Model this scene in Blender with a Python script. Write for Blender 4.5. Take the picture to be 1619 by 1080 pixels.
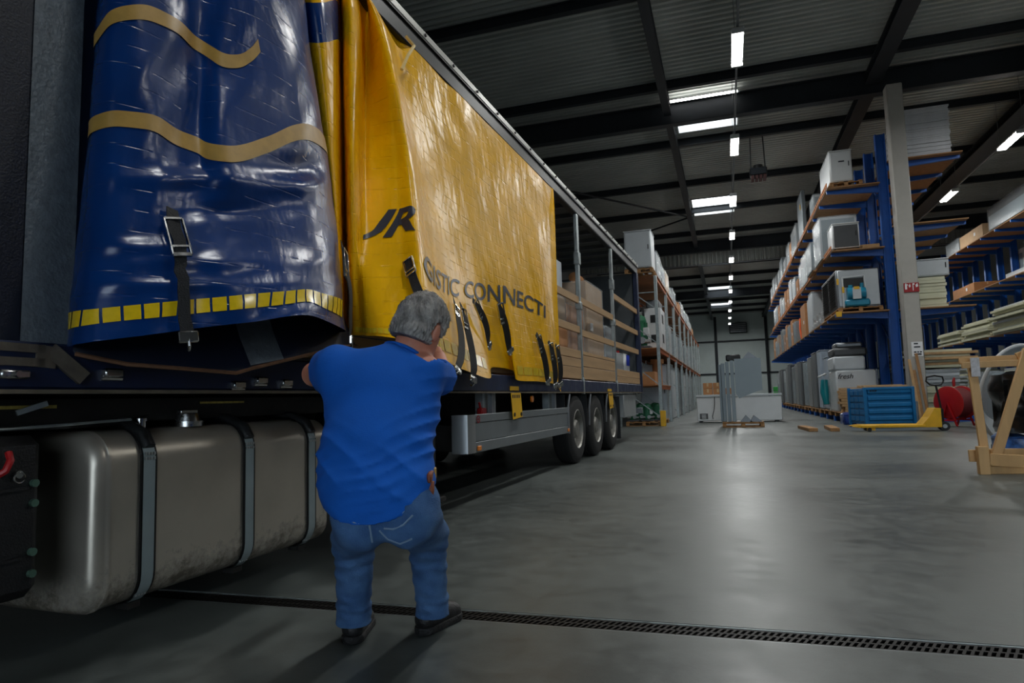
import bpy, bmesh, math, random
import numpy as np
from mathutils import Vector, Matrix, Euler

# ------------------------------------------------------------------ clear
for o in list(bpy.data.objects):
    bpy.data.objects.remove(o, do_unlink=True)
scene = bpy.context.scene
COL = scene.collection
rnd = random.Random(7)
R = math.radians

# ------------------------------------------------------------------ camera
def make_camera():
    yaw, pitch, roll = R(17.98), R(5.04), R(-1.59)
    cd = bpy.data.cameras.new('camera')
    cd.sensor_width = 36.0
    cd.lens = 1039.0 / 1619.0 * 36.0
    cd.clip_end = 400
    co = bpy.data.objects.new('camera', cd)
    COL.objects.link(co)
    f = Vector((-math.sin(yaw)*math.cos(pitch), math.cos(yaw)*math.cos(pitch), math.sin(pitch)))
    r = Vector((math.cos(yaw), math.sin(yaw), 0))
    u = r.cross(f)
    r2 = math.cos(roll)*r + math.sin(roll)*u
    u2 = -math.sin(roll)*r + math.cos(roll)*u
    m = Matrix((r2, u2, -f)).transposed().to_4x4()
    m.translation = Vector((0, 0, 0.95))
    co.matrix_world = m
    scene.camera = co
make_camera()

# ------------------------------------------------------------------ world, exposure
w = bpy.data.worlds.new('world'); scene.world = w
w.use_nodes = True
bg = w.node_tree.nodes['Background']
bg.inputs[0].default_value = (0.72, 0.86, 1.0, 1)
bg.inputs[1].default_value = 5.2
scene.view_settings.view_transform = 'Standard'
scene.view_settings.look = 'None'
scene.view_settings.exposure = 0.1
scene.view_settings.gamma = 1.0
scene.view_settings.use_curve_mapping = False
LAMP_W = 118.0          # watts of one fluorescent batten
SKY_E = 4.5             # brightness of the skylight domes

# ------------------------------------------------------------------ helpers
ORG = {}
def lin(c):
    c = c/255.0
    return c/12.92 if c <= 0.04045 else ((c+0.055)/1.055)**2.4
def rgb(r, g, b): return (lin(r), lin(g), lin(b), 1.0)

MATS = {}
def mat(name, col, rough=0.6, metal=0.0, var=0.0, vscale=6.0, bump=0.0, bscale=40.0, spec=0.5, coat=0.0,
        stretch=None, rvar=0.0, emit=None, estr=0.0, alpha=1.0, col2=None):
    if name in MATS: return MATS[name]
    m = bpy.data.materials.new(name); m.use_nodes = True
    nt = m.node_tree; b = nt.nodes['Principled BSDF']
    b.inputs['Base Color'].default_value = col
    b.inputs['Roughness'].default_value = rough
    b.inputs['Metallic'].default_value = metal
    b.inputs['Specular IOR Level'].default_value = spec
    b.inputs['Coat Weight'].default_value = coat
    b.inputs['Coat Roughness'].default_value = 0.15
    b.inputs['Alpha'].default_value = alpha
    if emit:
        b.inputs['Emission Color'].default_value = emit
        b.inputs['Emission Strength'].default_value = estr
    if var or bump or rvar:
        tc = nt.nodes.new('ShaderNodeTexCoord'); mp = nt.nodes.new('ShaderNodeMapping')
        nt.links.new(tc.outputs['Object'], mp.inputs[0])
        if stretch: mp.inputs['Scale'].default_value = stretch
        if var or rvar:
            n = nt.nodes.new('ShaderNodeTexNoise'); n.inputs['Scale'].default_value = vscale
            n.inputs['Detail'].default_value = 6; n.inputs['Roughness'].default_value = 0.6
            nt.links.new(mp.outputs[0], n.inputs['Vector'])
        if var:
            rp = nt.nodes.new('ShaderNodeValToRGB')
            rp.color_ramp.elements[0].position = 0.3; rp.color_ramp.elements[1].position = 0.7
            if col2:
                rp.color_ramp.elements[0].color = col2; rp.color_ramp.elements[1].color = col
            else:
                rp.color_ramp.elements[0].color = tuple(x*(1-var) for x in col[:3])+(1,)
                rp.color_ramp.elements[1].color = tuple(min(1, x*(1+var)) for x in col[:3])+(1,)
            nt.links.new(n.outputs['Fac'], rp.inputs[0])
            nt.links.new(rp.outputs[0], b.inputs['Base Color'])
        if rvar:
            mr = nt.nodes.new('ShaderNodeMapRange')
            mr.inputs[1].default_value = 0.3; mr.inputs[2].default_value = 0.7
            mr.inputs[3].default_value = max(0.03, rough-rvar); mr.inputs[4].default_value = min(1, rough+rvar)
            nt.links.new(n.outputs['Fac'], mr.inputs[0]); nt.links.new(mr.outputs[0], b.inputs['Roughness'])
        if bump:
            n2 = nt.nodes.new('ShaderNodeTexNoise'); n2.inputs['Scale'].default_value = bscale
            n2.inputs['Detail'].default_value = 4
            nt.links.new(mp.outputs[0], n2.inputs['Vector'])
            bp = nt.nodes.new('ShaderNodeBump'); bp.inputs['Strength'].default_value = bump
            bp.inputs['Distance'].default_value = 0.02
            nt.links.new(n2.outputs['Fac'], bp.inputs['Height']); nt.links.new(bp.outputs[0], b.inputs['Normal'])
    MATS[name] = m
    return m

def film_mat():
    if 'shrink film' in MATS: return MATS['shrink film']
    m = mat('shrink film', rgb(186, 194, 198), 0.2, bump=0.9, bscale=7.0, spec=0.7)
    nt = m.node_tree; b = nt.nodes['Principled BSDF']; out = nt.nodes['Material Output']
    tr = nt.nodes.new('ShaderNodeBsdfTransparent'); mx = nt.nodes.new('ShaderNodeMixShader')
    mx.inputs[0].default_value = 0.30
    nt.links.new(tr.outputs[0], mx.inputs[1]); nt.links.new(b.outputs[0], mx.inputs[2])
    nt.links.new(mx.outputs[0], out.inputs[0])
    return m

class MB:
    def __init__(s): s.v = []; s.f = []; s.m = []
    def add(s, vs, fs, mi=0):
        k = len(s.v); s.v.extend([tuple(v) for v in vs])
        for f in fs: s.f.append(tuple(k+i for i in f)); s.m.append(mi)
        return s
    def box(s, c, size, bev=0.0, rot=None, mi=0):
        hx, hy, hz = size[0]/2, size[1]/2, size[2]/2
        c = Vector(c)
        M = rot if rot is not None else Matrix.Identity(3)
        if bev <= 0 or bev >= min(hx, hy, hz)*0.98:
            vs = [c + M @ Vector((x*hx, y*hy, z*hz)) for z in (-1, 1) for y in (-1, 1) for x in (-1, 1)]
            fs = [(0, 2, 3, 1), (4, 5, 7, 6), (0, 1, 5, 4), (2, 6, 7, 3), (0, 4, 6, 2), (1, 3, 7, 5)]
            return s.add(vs, fs, mi)
        vs = []; idx = {}
        h = (hx, hy, hz)
        for sx in (-1, 1):
            for sy in (-1, 1):
                for sz in (-1, 1):
                    for ax in range(3):
                        p = [sx*(hx-bev), sy*(hy-bev), sz*(hz-bev)]
                        p[ax] = (sx, sy, sz)[ax]*h[ax]
                        idx[(sx, sy, sz, ax)] = len(vs); vs.append(c + M @ Vector(p))
        fs = []
        for ax in range(3):
            a, b = [(1, 2), (2, 0), (0, 1)][ax]
            for sg in (-1, 1):
                q = []
                for (i, j) in ((-1, -1), (1, -1), (1, 1), (-1, 1)):
                    t = [0, 0, 0]; t[ax] = sg; t[a] = i; t[b] = j
                    q.append(idx[(t[0], t[1], t[2], ax)])
                fs.append(tuple(q) if sg > 0 else tuple(reversed(q)))
        for ax in range(3):
            a, b = [(1, 2), (2, 0), (0, 1)][ax]
            for i in (-1, 1):
                for j in (-1, 1):
                    q = []
                    for (e, k) in ((-1, a), (1, a), (1, b), (-1, b)):
                        t = [0, 0, 0]; t[ax] = e; t[a] = i; t[b] = j
                        q.append(idx[(t[0], t[1], t[2], k)])
                    fs.append(tuple(q) if i*j > 0 else tuple(reversed(q)))
        for sx in (-1, 1):
            for sy in (-1, 1):
                for sz in (-1, 1):
                    q = [idx[(sx, sy, sz, k)] for k in range(3)]
                    fs.append(tuple(q) if sx*sy*sz > 0 else tuple(reversed(q)))
        return s.add(vs, fs, mi)
    def bb(s, x0, x1, y0, y1, z0, z1, bev=0.0, mi=0):
        return s.box(((x0+x1)/2, (y0+y1)/2, (z0+z1)/2), (abs(x1-x0), abs(y1-y0), abs(z1-z0)), bev, None, mi)
    def bar(s, p0, p1, w, h, bev=0.0, mi=0, up=(0, 0, 1)):
        p0 = Vector(p0); p1 = Vector(p1); d = (p1-p0); L = d.length; d.normalize()
        upv = Vector(up)
        if abs(d.dot(upv)) > 0.98: upv = Vector((1, 0, 0))
        x = d.cross(upv).normalized(); z = x.cross(d).normalized()
        M = Matrix((x, d, z)).transposed()
        return s.box((p0+p1)/2, (w, L, h), bev, M, mi)
    def cyl(s, p0, p1, r0, r1=None, n=16, mi=0, caps=True):
        r1 = r0 if r1 is None else r1
        p0 = Vector(p0); p1 = Vector(p1); d = (p1-p0).normalized()
        a = d.orthogonal().normalized(); b = d.cross(a)
        vs = []
        for p, r in ((p0, r0), (p1, r1)):
            for i in range(n):
                t = 2*math.pi*i/n; vs.append(p + (a*math.cos(t)+b*math.sin(t))*r)
        fs = [(i, (i+1) % n, n+(i+1) % n, n+i) for i in range(n)]
        if caps: fs += [tuple(reversed(range(n))), tuple(range(n, 2*n))]
        return s.add(vs, fs, mi)
    def tube(s, pts, r, n=8, mi=0, closed=False):
        pts = [Vector(p) for p in pts]; N = len(pts)
        rr = r if isinstance(r, (list, tuple)) else [r]*N
        t0 = (pts[1]-pts[0]).normalized(); a = t0.orthogonal().normalized()
        vs = []
        for i, p in enumerate(pts):
            if closed: t = (pts[(i+1) % N]-pts[i-1]).normalized()
            else: t = (pts[min(i+1, N-1)]-pts[max(i-1, 0)]).normalized()
            a = (a - t*a.dot(t)).normalized(); b = t.cross(a)
            for k in range(n):
                q = 2*math.pi*k/n; vs.append(p+(a*math.cos(q)+b*math.sin(q))*rr[i])
        fs = []
        for i in range(N if closed else N-1):
            j = (i+1) % N
            for k in range(n): fs.append((i*n+k, i*n+(k+1) % n, j*n+(k+1) % n, j*n+k))
        if not closed: fs += [tuple(reversed(range(n))), tuple((N-1)*n+k for k in range(n))]
        return s.add(vs, fs, mi)
    def lathe(s, prof, o, axis, n=32, mi=0):
        o = Vector(o); d = Vector(axis).normalized(); a = d.orthogonal().normalized(); b = d.cross(a)
        vs = []; N = len(prof)
        for (r, h) in prof:
            for i in range(n):
                t = 2*math.pi*i/n; vs.append(o+d*h+(a*math.cos(t)+b*math.sin(t))*r)
        fs = []
        for j in range(N-1):
            for i in range(n): fs.append((j*n+i, j*n+(i+1) % n, (j+1)*n+(i+1) % n, (j+1)*n+i))
        return s.add(vs, fs, mi)
    def prism(s, poly, axis, a0, a1, mi=0):
        # poly: 2d points in the plane of the two other axes (cyclic order), extruded along axis
        n = len(poly); vs = []
        for a in (a0, a1):
            for (p, q) in poly:
                vs.append({0: (a, p, q), 1: (p, a, q), 2: (p, q, a)}[axis])
        fs = [(i, (i+1) % n, n+(i+1) % n, n+i) for i in range(n)] + [tuple(reversed(range(n))), tuple(range(n, 2*n))]
        return s.add(vs, fs, mi)
    def grid(s, P, mi=0):
        nu, nv = len(P), len(P[0]); k = len(s.v)
        vs = [p for c in P for p in c]
        fs = [(i*nv+j, (i+1)*nv+j, (i+1)*nv+j+1, i*nv+j+1) for i in range(nu-1) for j in range(nv-1)]
        return s.add(vs, fs, mi)
    def mesh(s, name, mats, org, smooth=True, angle=38, fixn=True):
        me = bpy.data.meshes.new(name)
        me.from_pydata([(v[0]-org[0], v[1]-org[1], v[2]-org[2]) for v in s.v], [], s.f)
        for m in (mats if isinstance(mats, (list, tuple)) else [mats]): me.materials.append(m)
        me.polygons.foreach_set('material_index', s.m)
        if fixn:
            bm = bmesh.new(); bm.from_mesh(me)
            bmesh.ops.recalc_face_normals(bm, faces=bm.faces); bm.to_mesh(me); bm.free()
        if smooth:
            me.polygons.foreach_set('use_smooth', [True]*len(me.polygons))
            me.set_sharp_from_angle(angle=R(angle))
        me.update()
        return me
    def org(s):
        a = np.array(s.v); lo = a.min(0); hi = a.max(0)
        return (float((lo[0]+hi[0])/2), float((lo[1]+hi[1])/2), float(lo[2]))
    def build(s, name, mats, parent=None, label=None, cat=None, group=None, kind=None, smooth=True, angle=38, fixn=True):
        org = s.org(); me = s.mesh(name, mats, org, smooth, angle, fixn)
        return link(name, me, org, parent, label, cat, group, kind)

def link(name, me, org, parent=None, label=None, cat=None, group=None, kind=None):
    o = bpy.data.objects.new(name, me); COL.objects.link(o)
    ORG[o.name] = org
    if parent is not None:
        p = ORG[parent.name]; o.parent = parent
        o.location = (org[0]-p[0], org[1]-p[1], org[2]-p[2])
    else: o.location = org
    tag(o, label, cat, group, kind)
    return o
def tag(o, label=None, cat=None, group=None, kind=None):
    if label: o['label'] = label
    if cat: o['category'] = cat
    if group: o['group'] = group
    if kind: o['kind'] = kind
    return o
def thing(name, loc, label, cat, group=None):
    o = bpy.data.objects.new(name, None); COL.objects.link(o)
    o.empty_display_size = 0.2
    o.location = loc; ORG[o.name] = tuple(loc)
    return tag(o, label, cat, group)
def dup(root, loc, rotz=None, label=None, group=None):
    r = root.copy(); COL.objects.link(r); r.location = loc
    if rotz is not None: r.rotation_euler = (0, 0, rotz)
    if label: r['label'] = label
    if group: r['group'] = group
    for ch in list(root.children):
        c = ch.copy(); COL.objects.link(c); c.parent = r
        for g in list(ch.children):
            d = g.copy(); COL.objects.link(d); d.parent = c
    return r
def piece(o, loc, name=None):
    c = o.copy(); COL.objects.link(c); c.location = loc
    return c
ORD = ['first', 'second', 'third', 'fourth', 'fifth', 'sixth', 'seventh', 'eighth', 'ninth', 'tenth', 'eleventh', 'twelfth',
       'thirteenth', 'fourteenth', 'fifteenth', 'sixteenth', 'seventeenth', 'eighteenth', 'nineteenth', 'twentieth']

# ------------------------------------------------------------------ materials
def concrete():
    m = bpy.data.materials.new('polished concrete'); m.use_nodes = True; MATS['concrete'] = m
    nt = m.node_tree; b = nt.nodes['Principled BSDF']; N = nt.nodes.new; Lk = nt.links.new
    tc = N('ShaderNodeTexCoord')
    n1 = N('ShaderNodeTexNoise'); n1.inputs['Scale'].default_value = 0.55; n1.inputs['Detail'].default_value = 8; n1.inputs['Roughness'].default_value = 0.62
    n2 = N('ShaderNodeTexNoise'); n2.inputs['Scale'].default_value = 9; n2.inputs['Detail'].default_value = 8; n2.inputs['Roughness'].default_value = 0.7
    n3 = N('ShaderNodeTexNoise'); n3.inputs['Scale'].default_value = 180; n3.inputs['Detail'].default_value = 3
    for n in (n1, n2, n3): Lk(tc.outputs['Object'], n.inputs['Vector'])
    mx = N('ShaderNodeMix'); mx.data_type = 'FLOAT'; mx.inputs[0].default_value = 0.45
    Lk(n1.outputs['Fac'], mx.inputs[2]); Lk(n2.outputs['Fac'], mx.inputs[3])
    rp = N('ShaderNodeValToRGB'); rp.color_ramp.elements[0].position = 0.33; rp.color_ramp.elements[1].position = 0.68
    rp.color_ramp.elements[0].color = rgb(58, 62, 61); rp.color_ramp.elements[1].color = rgb(108, 114, 111)
    Lk(mx.outputs[0], rp.inputs[0])
    sp = N('ShaderNodeValToRGB'); sp.color_ramp.elements[0].position = 0.30; sp.color_ramp.elements[0].color = (0.72, 0.72, 0.72, 1)
    sp.color_ramp.elements[1].position = 0.42; sp.color_ramp.elements[1].color = (1, 1, 1, 1)
    Lk(n3.outputs['Fac'], sp.inputs[0])
    ml = N('ShaderNodeMix'); ml.data_type = 'RGBA'; ml.blend_type = 'MULTIPLY'; ml.inputs[0].default_value = 0.7
    Lk(rp.outputs[0], ml.inputs[6]); Lk(sp.outputs[0], ml.inputs[7])
    Lk(ml.outputs[2], b.inputs['Base Color'])
    mr = N('ShaderNodeMapRange'); mr.inputs[1].default_value = 0.35; mr.inputs[2].default_value = 0.65
    mr.inputs[3].default_value = 0.30; mr.inputs[4].default_value = 0.5
    Lk(mx.outputs[0], mr.inputs[0]); Lk(mr.outputs[0], b.inputs['Roughness'])
    bp = N('ShaderNodeBump'); bp.inputs['Strength'].default_value = 0.12; bp.inputs['Distance'].default_value = 0.01
    Lk(n2.outputs['Fac'], bp.inputs['Height']); Lk(bp.outputs[0], b.inputs['Normal'])
    return m
M_FLOOR = concrete()
M_DECK = mat('roof deck metal', rgb(176, 181, 178), 0.5, 0.1, var=0.1, vscale=0.6)
M_STEEL_DK = mat('dark painted steel', rgb(36, 42, 48), 0.55, 0.2, var=0.15, vscale=2)
M_WALLP = mat('grey green wall panel', rgb(216, 228, 226), 0.6, var=0.05, vscale=1.0)
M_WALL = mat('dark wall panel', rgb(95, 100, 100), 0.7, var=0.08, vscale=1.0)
M_COLUMN = mat('grey painted column', rgb(176, 173, 166), 0.55, var=0.06, vscale=3)
M_GALV = mat('galvanised steel', rgb(160, 168, 168), 0.42, 0.7, var=0.2, vscale=14, rvar=0.1)
M_CORR = mat('corrugated upstand sheet', rgb(168, 172, 166), 0.4, 0.5, var=0.15, vscale=1.5)
M_LAMP = mat('lit lamp', (1, 1, 1, 1), 0.5, emit=(1.0, 0.97, 0.93, 1), estr=14.0)
M_SKY = mat('skylight dome', (0.9, 0.95, 1, 1), 0.5, emit=(0.93, 0.98, 1.0, 1), estr=SKY_E)
M_WHITE = mat('white enamel', rgb(208, 211, 212), 0.35, var=0.04, vscale=3)
M_BLACKP = mat('black plastic', rgb(18, 19, 20), 0.45, bump=0.15, bscale=120)
M_RUBBER = mat('tyre rubber', rgb(26, 26, 26), 0.75, var=0.25, vscale=8, bump=0.2, bscale=60)
M_IRON = mat('cast iron', rgb(28, 25, 23), 0.55, 0.6, var=0.3, vscale=20)
M_CHROME = mat('worn chrome', rgb(190, 190, 188), 0.22, 1.0, rvar=0.1, vscale=12)
M_GREYST = mat('grey metal', rgb(120, 124, 128), 0.4, 0.5, var=0.1, vscale=3)
M_SILVER = mat('silver anodised', rgb(172, 175, 176), 0.35, 0.75, var=0.06, vscale=3)
M_DIRTY = mat('dirty black steel', rgb(26, 24, 22), 0.7, 0.3, var=0.4, vscale=5, bump=0.3, bscale=18)
M_NAVYP = mat('navy paint', rgb(18, 32, 62), 0.45, var=0.3, vscale=4, rvar=0.15)
M_BLUE = mat('blue rack paint', rgb(14, 84, 170), 0.4, var=0.12, vscale=4)
M_BOARD = mat('chipboard shelf', rgb(156, 116, 76), 0.75, var=0.18, vscale=9, bump=0.15, bscale=90)
M_BOARDL = mat('pine plank', rgb(186, 150, 106), 0.7, var=0.2, vscale=5, stretch=(1.0, 0.12, 1.0), bump=0.1, bscale=40)
M_PLY = mat('plywood slat', rgb(172, 138, 98), 0.62, var=0.16, vscale=5, stretch=(1, 0.15, 3), bump=0.1, bscale=50)
M_PINE = mat('new pine', rgb(205, 165, 112), 0.6, var=0.14, vscale=6, stretch=(1, 1, 0.2), bump=0.08, bscale=60)
M_PALLET = mat('pallet wood', rgb(158, 118, 76), 0.8, var=0.25, vscale=8, bump=0.2, bscale=50)
M_CARD = mat('cardboard', rgb(176, 124, 80), 0.8, var=0.1, vscale=4, bump=0.08, bscale=60)
M_CARD2 = mat('pale cardboard', rgb(190, 158, 122), 0.8, var=0.1, vscale=4, bump=0.08, bscale=60)
M_TAPE = mat('packing tape', rgb(200, 175, 135), 0.3)
M_PAPER = mat('white paper', rgb(235, 236, 238), 0.7)
M_INK = mat('dark ink', rgb(30, 34, 44), 0.7)
M_YEL = mat('yellow paint', rgb(224, 172, 22), 0.45, var=0.12, vscale=6)
M_REFL = mat('yellow reflective tape', rgb(225, 190, 20), 0.25, var=0.12, vscale=25, coat=0.5)
M_RED = mat('red paint', rgb(158, 18, 22), 0.4, var=0.1, vscale=5)
M_ORANGE = mat('orange reflector', rgb(235, 130, 25), 0.3, coat=0.6)
M_GREEN = mat('green pump paint', rgb(28, 98, 66), 0.4, var=0.15, vscale=6)
M_CONT = mat('blue container paint', rgb(14, 106, 164), 0.45, var=0.14, vscale=5)
M_TEAL = mat('teal enamel', rgb(20, 128, 160), 0.4, var=0.12, vscale=5)
M_CREAM = mat('cream insulated panel', rgb(206, 206, 178), 0.5, var=0.06, vscale=3)
M_PGREY = mat('pale grey panel', rgb(186, 192, 196), 0.45, var=0.05, vscale=3)
M_MGREY = mat('mid grey panel', rgb(132, 146, 154), 0.45, var=0.05, vscale=2)
M_DGREY = mat('dark grey louvre', rgb(72, 74, 76), 0.5, 0.2, var=0.1, vscale=3)
M_FOAM = mat('white foam sheet', rgb(212, 214, 218), 0.85, var=0.06, vscale=5)
M_FILM = film_mat()
M_WEB = mat('black webbing', rgb(26, 26, 27), 0.75, bump=0.4, bscale=160)
M_GOLD = mat('gold print', rgb(176, 138, 66), 0.4, var=0.14, vscale=14)
M_PRINT = mat('navy print', rgb(24, 34, 52), 0.42, var=0.15, vscale=30)
M_GREYB = mat('grey band print', rgb(92, 100, 106), 0.35, var=0.25, vscale=20, bump=0.3, bscale=60)

# ------------------------------------------------------------------ setting: floor with drain slot
def drain_y(x): return 2.842 + 0.03*x
DW = 0.072
def build_floor():
    XL, XR, Y0, Y1, Z = -9.0, 17.0, -9.0, 84.0, -0.25
    m = MB()
    m.prism([(XL, Y0), (XR, Y0), (XR, drain_y(XR)-DW), (XL, drain_y(XL)-DW)], 2, Z, 0)
    m.prism([(XL, drain_y(XL)+DW), (XR, drain_y(XR)+DW), (XR, Y1), (XL, Y1)], 2, Z, 0)
    m.build('floor', M_FLOOR, kind='structure', label='smooth grey concrete warehouse floor', smooth=False)
    t = thing('floor_drain', (0, drain_y(0), -0.2), 'dark iron slotted drain channel running across the floor', 'drain')
    ch = MB(); ch.prism([(XL, drain_y(XL)-DW+.003), (XR, drain_y(XR)-DW+.003), (XR, drain_y(XR)+DW-.003), (XL, drain_y(XL)+DW-.003)], 2, -0.2, -0.12)
    ch.build('channel', M_DIRTY, t, smooth=False)
    for sg in (-1, 1):
        e = MB(); e.bar((XL, drain_y(XL)+sg*(DW-.006), -0.02), (XR, drain_y(XR)+sg*(DW-.006), -0.02), 0.008, 0.036)
        e.build('edge_rail', M_GALV, t, smooth=False)
    L = 0.5
    g = MB()
    for sg in (-1, 0, 1): g.bb(-L/2+.002, L/2-.002, sg*0.053-.006, sg*0.053+.006, -0.03, -0.004)
    n = 19
    for row in (-1, 1):
        for i in range(n):
            x = -L/2 + (i+0.5)*L/n
            g.bar((x-.010, row*0.0265-.023, -0.014), (x+.010, row*0.0265+.023, -0.014), 0.0105, 0.02)
    me = g.mesh('grate_section', M_IRON, (0, 0, 0), smooth=False)
    ang = math.atan(0.03)
    k = 0
    x = -5.0
    while x < 8.0:
        o = link('grate_section', me, (x, drain_y(x), 0), t); o.rotation_euler = (0, 0, ang)
        x += L*math.cos(ang); k += 1
build_floor()

# ------------------------------------------------------------------ setting: roof, beams, walls
CEIL = 10.5
SKYL = [(-1.22, 0.88, 21.7, 24.1), (-1.22, 0.88, 32.8, 35.9), (-1.22, 0.88, 46.0, 49.0), (-1.22, 0.88, 59.4, 62.6), (-1.22, 0.88, 72.3, 75.4)]
def build_ceiling():
    # trapezoidal deck, ribs across the hall; interrupted by skylight openings
    XL, XR, Y0, Y1 = -9.0, 17.0, -9.0, 83.0
    pitch, dep = 0.24, 0.085
    prof = []
    y = Y0
    while y < Y1:
        prof += [(y, CEIL), (y+0.10, CEIL), (y+0.125, CEIL+dep), (y+0.215, CEIL+dep)]
        y += pitch
    m = MB()
    def strip(x0, x1, test):
        for (a, b) in zip(prof[:-1], prof[1:]):
            if test((a[0]+b[0])/2):
                m.add([(x0, a[0], a[1]), (x1, a[0], a[1]), (x1, b[0], b[1]), (x0, b[0], b[1])], [(0, 1, 2, 3)])
    hole = lambda yy: any(s[2] < yy < s[3] for s in SKYL)
    strip(XL, -1.22, lambda yy: True); strip(0.88, XR, lambda yy: True); strip(-1.22, 0.88, lambda yy: not hole(yy))
    m.build('ceiling', M_DECK, kind='structure', label='dark corrugated metal roof deck', smooth=False, fixn=False)
    top = MB(); top.bb(XL, -1.22, Y0, Y1, CEIL+.3, CEIL+.35); top.bb(.88, XR, Y0, Y1, CEIL+.3, CEIL+.35)
    ys = [Y0]+[v for s in SKYL for v in (s[2], s[3])]+[Y1]
    for i in range(0, len(ys), 2): top.bb(-1.22, .88, ys[i], ys[i+1], CEIL+.3, CEIL+.35)
    top.build('trim_1', M_STEEL_DK, kind='structure', smooth=False)
    pos = ['nearest', 'second', 'third', 'fourth', 'farthest']
    for i, s in enumerate(SKYL):
        t = thing('skylight', ((s[0]+s[1])/2, (s[2]+s[3])/2, CEIL), '%s bright skylight in the roof above the aisle lamps' % pos[i], 'skylight', 'roof skylights')
        u = MB()
        for (a, b, c, d) in ((s[0], s[0]+.05, s[2], s[3]), (s[1]-.05, s[1], s[2], s[3]), (s[0], s[1], s[2], s[2]+.05), (s[0], s[1], s[3]-.05, s[3])):
            u.bb(a, b, c, d, CEIL-.04, CEIL+.55)
        u.build('upstand', M_WHITE, t, smooth=False)
        for j in range(2):
            x0 = s[0]+.05+j*(s[1]-s[0]-.1)/2; x1 = x0+(s[1]-s[0]-.1)/2
            p = MB(); p.bb(x0+.01, x1-.01, s[2]+.05, s[3]-.05, CEIL+.45, CEIL+.47); p.build('pane', M_SKY, t, smooth=False)
        b = MB(); b.bb((s[0]+s[1])/2-.02, (s[0]+s[1])/2+.02, s[2]+.05, s[3]-.05, CEIL+.40, CEIL+.5); b.build('mullion', M_WHITE, t, smooth=False)
build_ceiling()

def ibeam_x(m, x0, x1, y, z0, h, w, tf=.03, tw=.02):
    m.bb(x0, x1, y-w/2, y+w/2, z0, z0+tf); m.bb(x0, x1, y-w/2, y+w/2, z0+h-tf, z0+h); m.bb(x0, x1, y-tw/2, y+tw/2, z0+tf, z0+h-tf)
def ibeam_y(m, x, y0, y1, z0, h, w, tf=.03, tw=.02):
    m.bb(x-w/2, x+w/2, y0, y1, z0, z0+tf); m.bb(x-w/2, x+w/2, y0, y1, z0+h-tf, z0+h); m.bb(x-tw/2, x+tw/2, y0, y1, z0+tf, z0+h-tf)
n = 0
bl = ['near', 'middle', 'far']
for i, y in enumerate((0.8, 21.2, 41.4, 61.8)):
    m = MB(); ibeam_x(m, -9, 17, y, 9.62, 0.72, 0.30)
    m.build('roof_beam', M_STEEL_DK, label=['deep dark roof beam over the foreground', 'deep dark roof beam resting on the grey column', 'dark roof beam above the corrugated sheet band', 'farthest deep dark roof beam across the hall'][i], cat='beam', group='main roof beams', smooth=False)
for i, y in enumerate([-4.9, 0.05+4.95, 9.95, 14.9, 19.9, 24.8, 29.8, 34.4, 39.4, 44.4, 49.3, 54.3, 59.3, 64.3, 69.2, 74.2, 79.2]):
    m = MB(); m.bb(-9, 17, y-.09, y+.09, 10.22, 10.24); m.bb(-9, 17, y-.012, y+.012, 10.24, CEIL-.03); m.bb(-9, 17, y-.09, y+.09, CEIL-.03, CEIL-.008)
    m.build('purlin', M_STEEL_DK, label='dark roof purlin, %s from the camera end' % ORD[i], cat='purlin', group='roof purlins', smooth=False)
for i, (x, wd) in enumerate(((-1.36, .24), (4.55, .42), (9.9, .8))):
    ysg = [(-9, .65), (.95, 21.05), (21.35, 41.25), (41.55, 61.65), (61.95, 83)]
    t = thing('tie_beam', (x, 20, 9.8), ['dark lengthwise roof tie beam beside the skylights', 'dark lengthwise roof tie beam over the blue rack', 'wide dark lengthwise roof beam above the right lamp row'][i], 'beam', 'lengthwise roof beams')
    for (a, b) in ysg:
        m = MB(); ibeam_y(m, x, a, b, 9.9, .32, wd)
        m.build('segment', M_STEEL_DK, t, smooth=False)
# wind bracing rods
for i, (a, b) in enumerate((((-1.5, 33.9, 9.95), (-8.97, 23.5, 9.95)), ((-1.5, 34.2, 9.95), (-8.97, 41.0, 9.95)), ((-8.8, 12.0, 9.95), (-1.7, 1.5, 9.95)))):
    m = MB(); m.cyl(a, b, .045, n=8)
    m.build('brace_rod', M_STEEL_DK, label=['thin dark roof brace slanting toward the camera above the trailer', 'thin dark roof brace slanting away behind the trailer', 'thin dark roof brace at the top left over the trailer roof'][i], cat='brace', group='roof braces')
# corrugated band below the second main beam
t = thing('corrugated_band', (2, 41.6, 8.7), 'pale corrugated sheet band hanging under a roof beam', 'sheet')
x = -9.0; k = 0
while x < 17:
    m = MB(); prof = []
    xx = x
    while xx < min(x+2.0, 17)-.01:
        prof += [(xx, 41.62), (xx+.11, 41.62), (xx+.15, 41.70), (xx+.21, 41.70)]; xx += .25
    prof.append((min(x+2.0, 17), 41.62))
    m.grid([[(p[0], p[1], 8.90), (p[0], p[1], 9.62)] for p in prof])
    m.build('sheet', M_CORR, t, smooth=False, fixn=False); x += 2.0
m = MB(); m.bb(-9, 17, 41.58, 41.74, 8.85, 8.90); m.build('bottom_flashing', M_GREYST, t, smooth=False)

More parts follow.
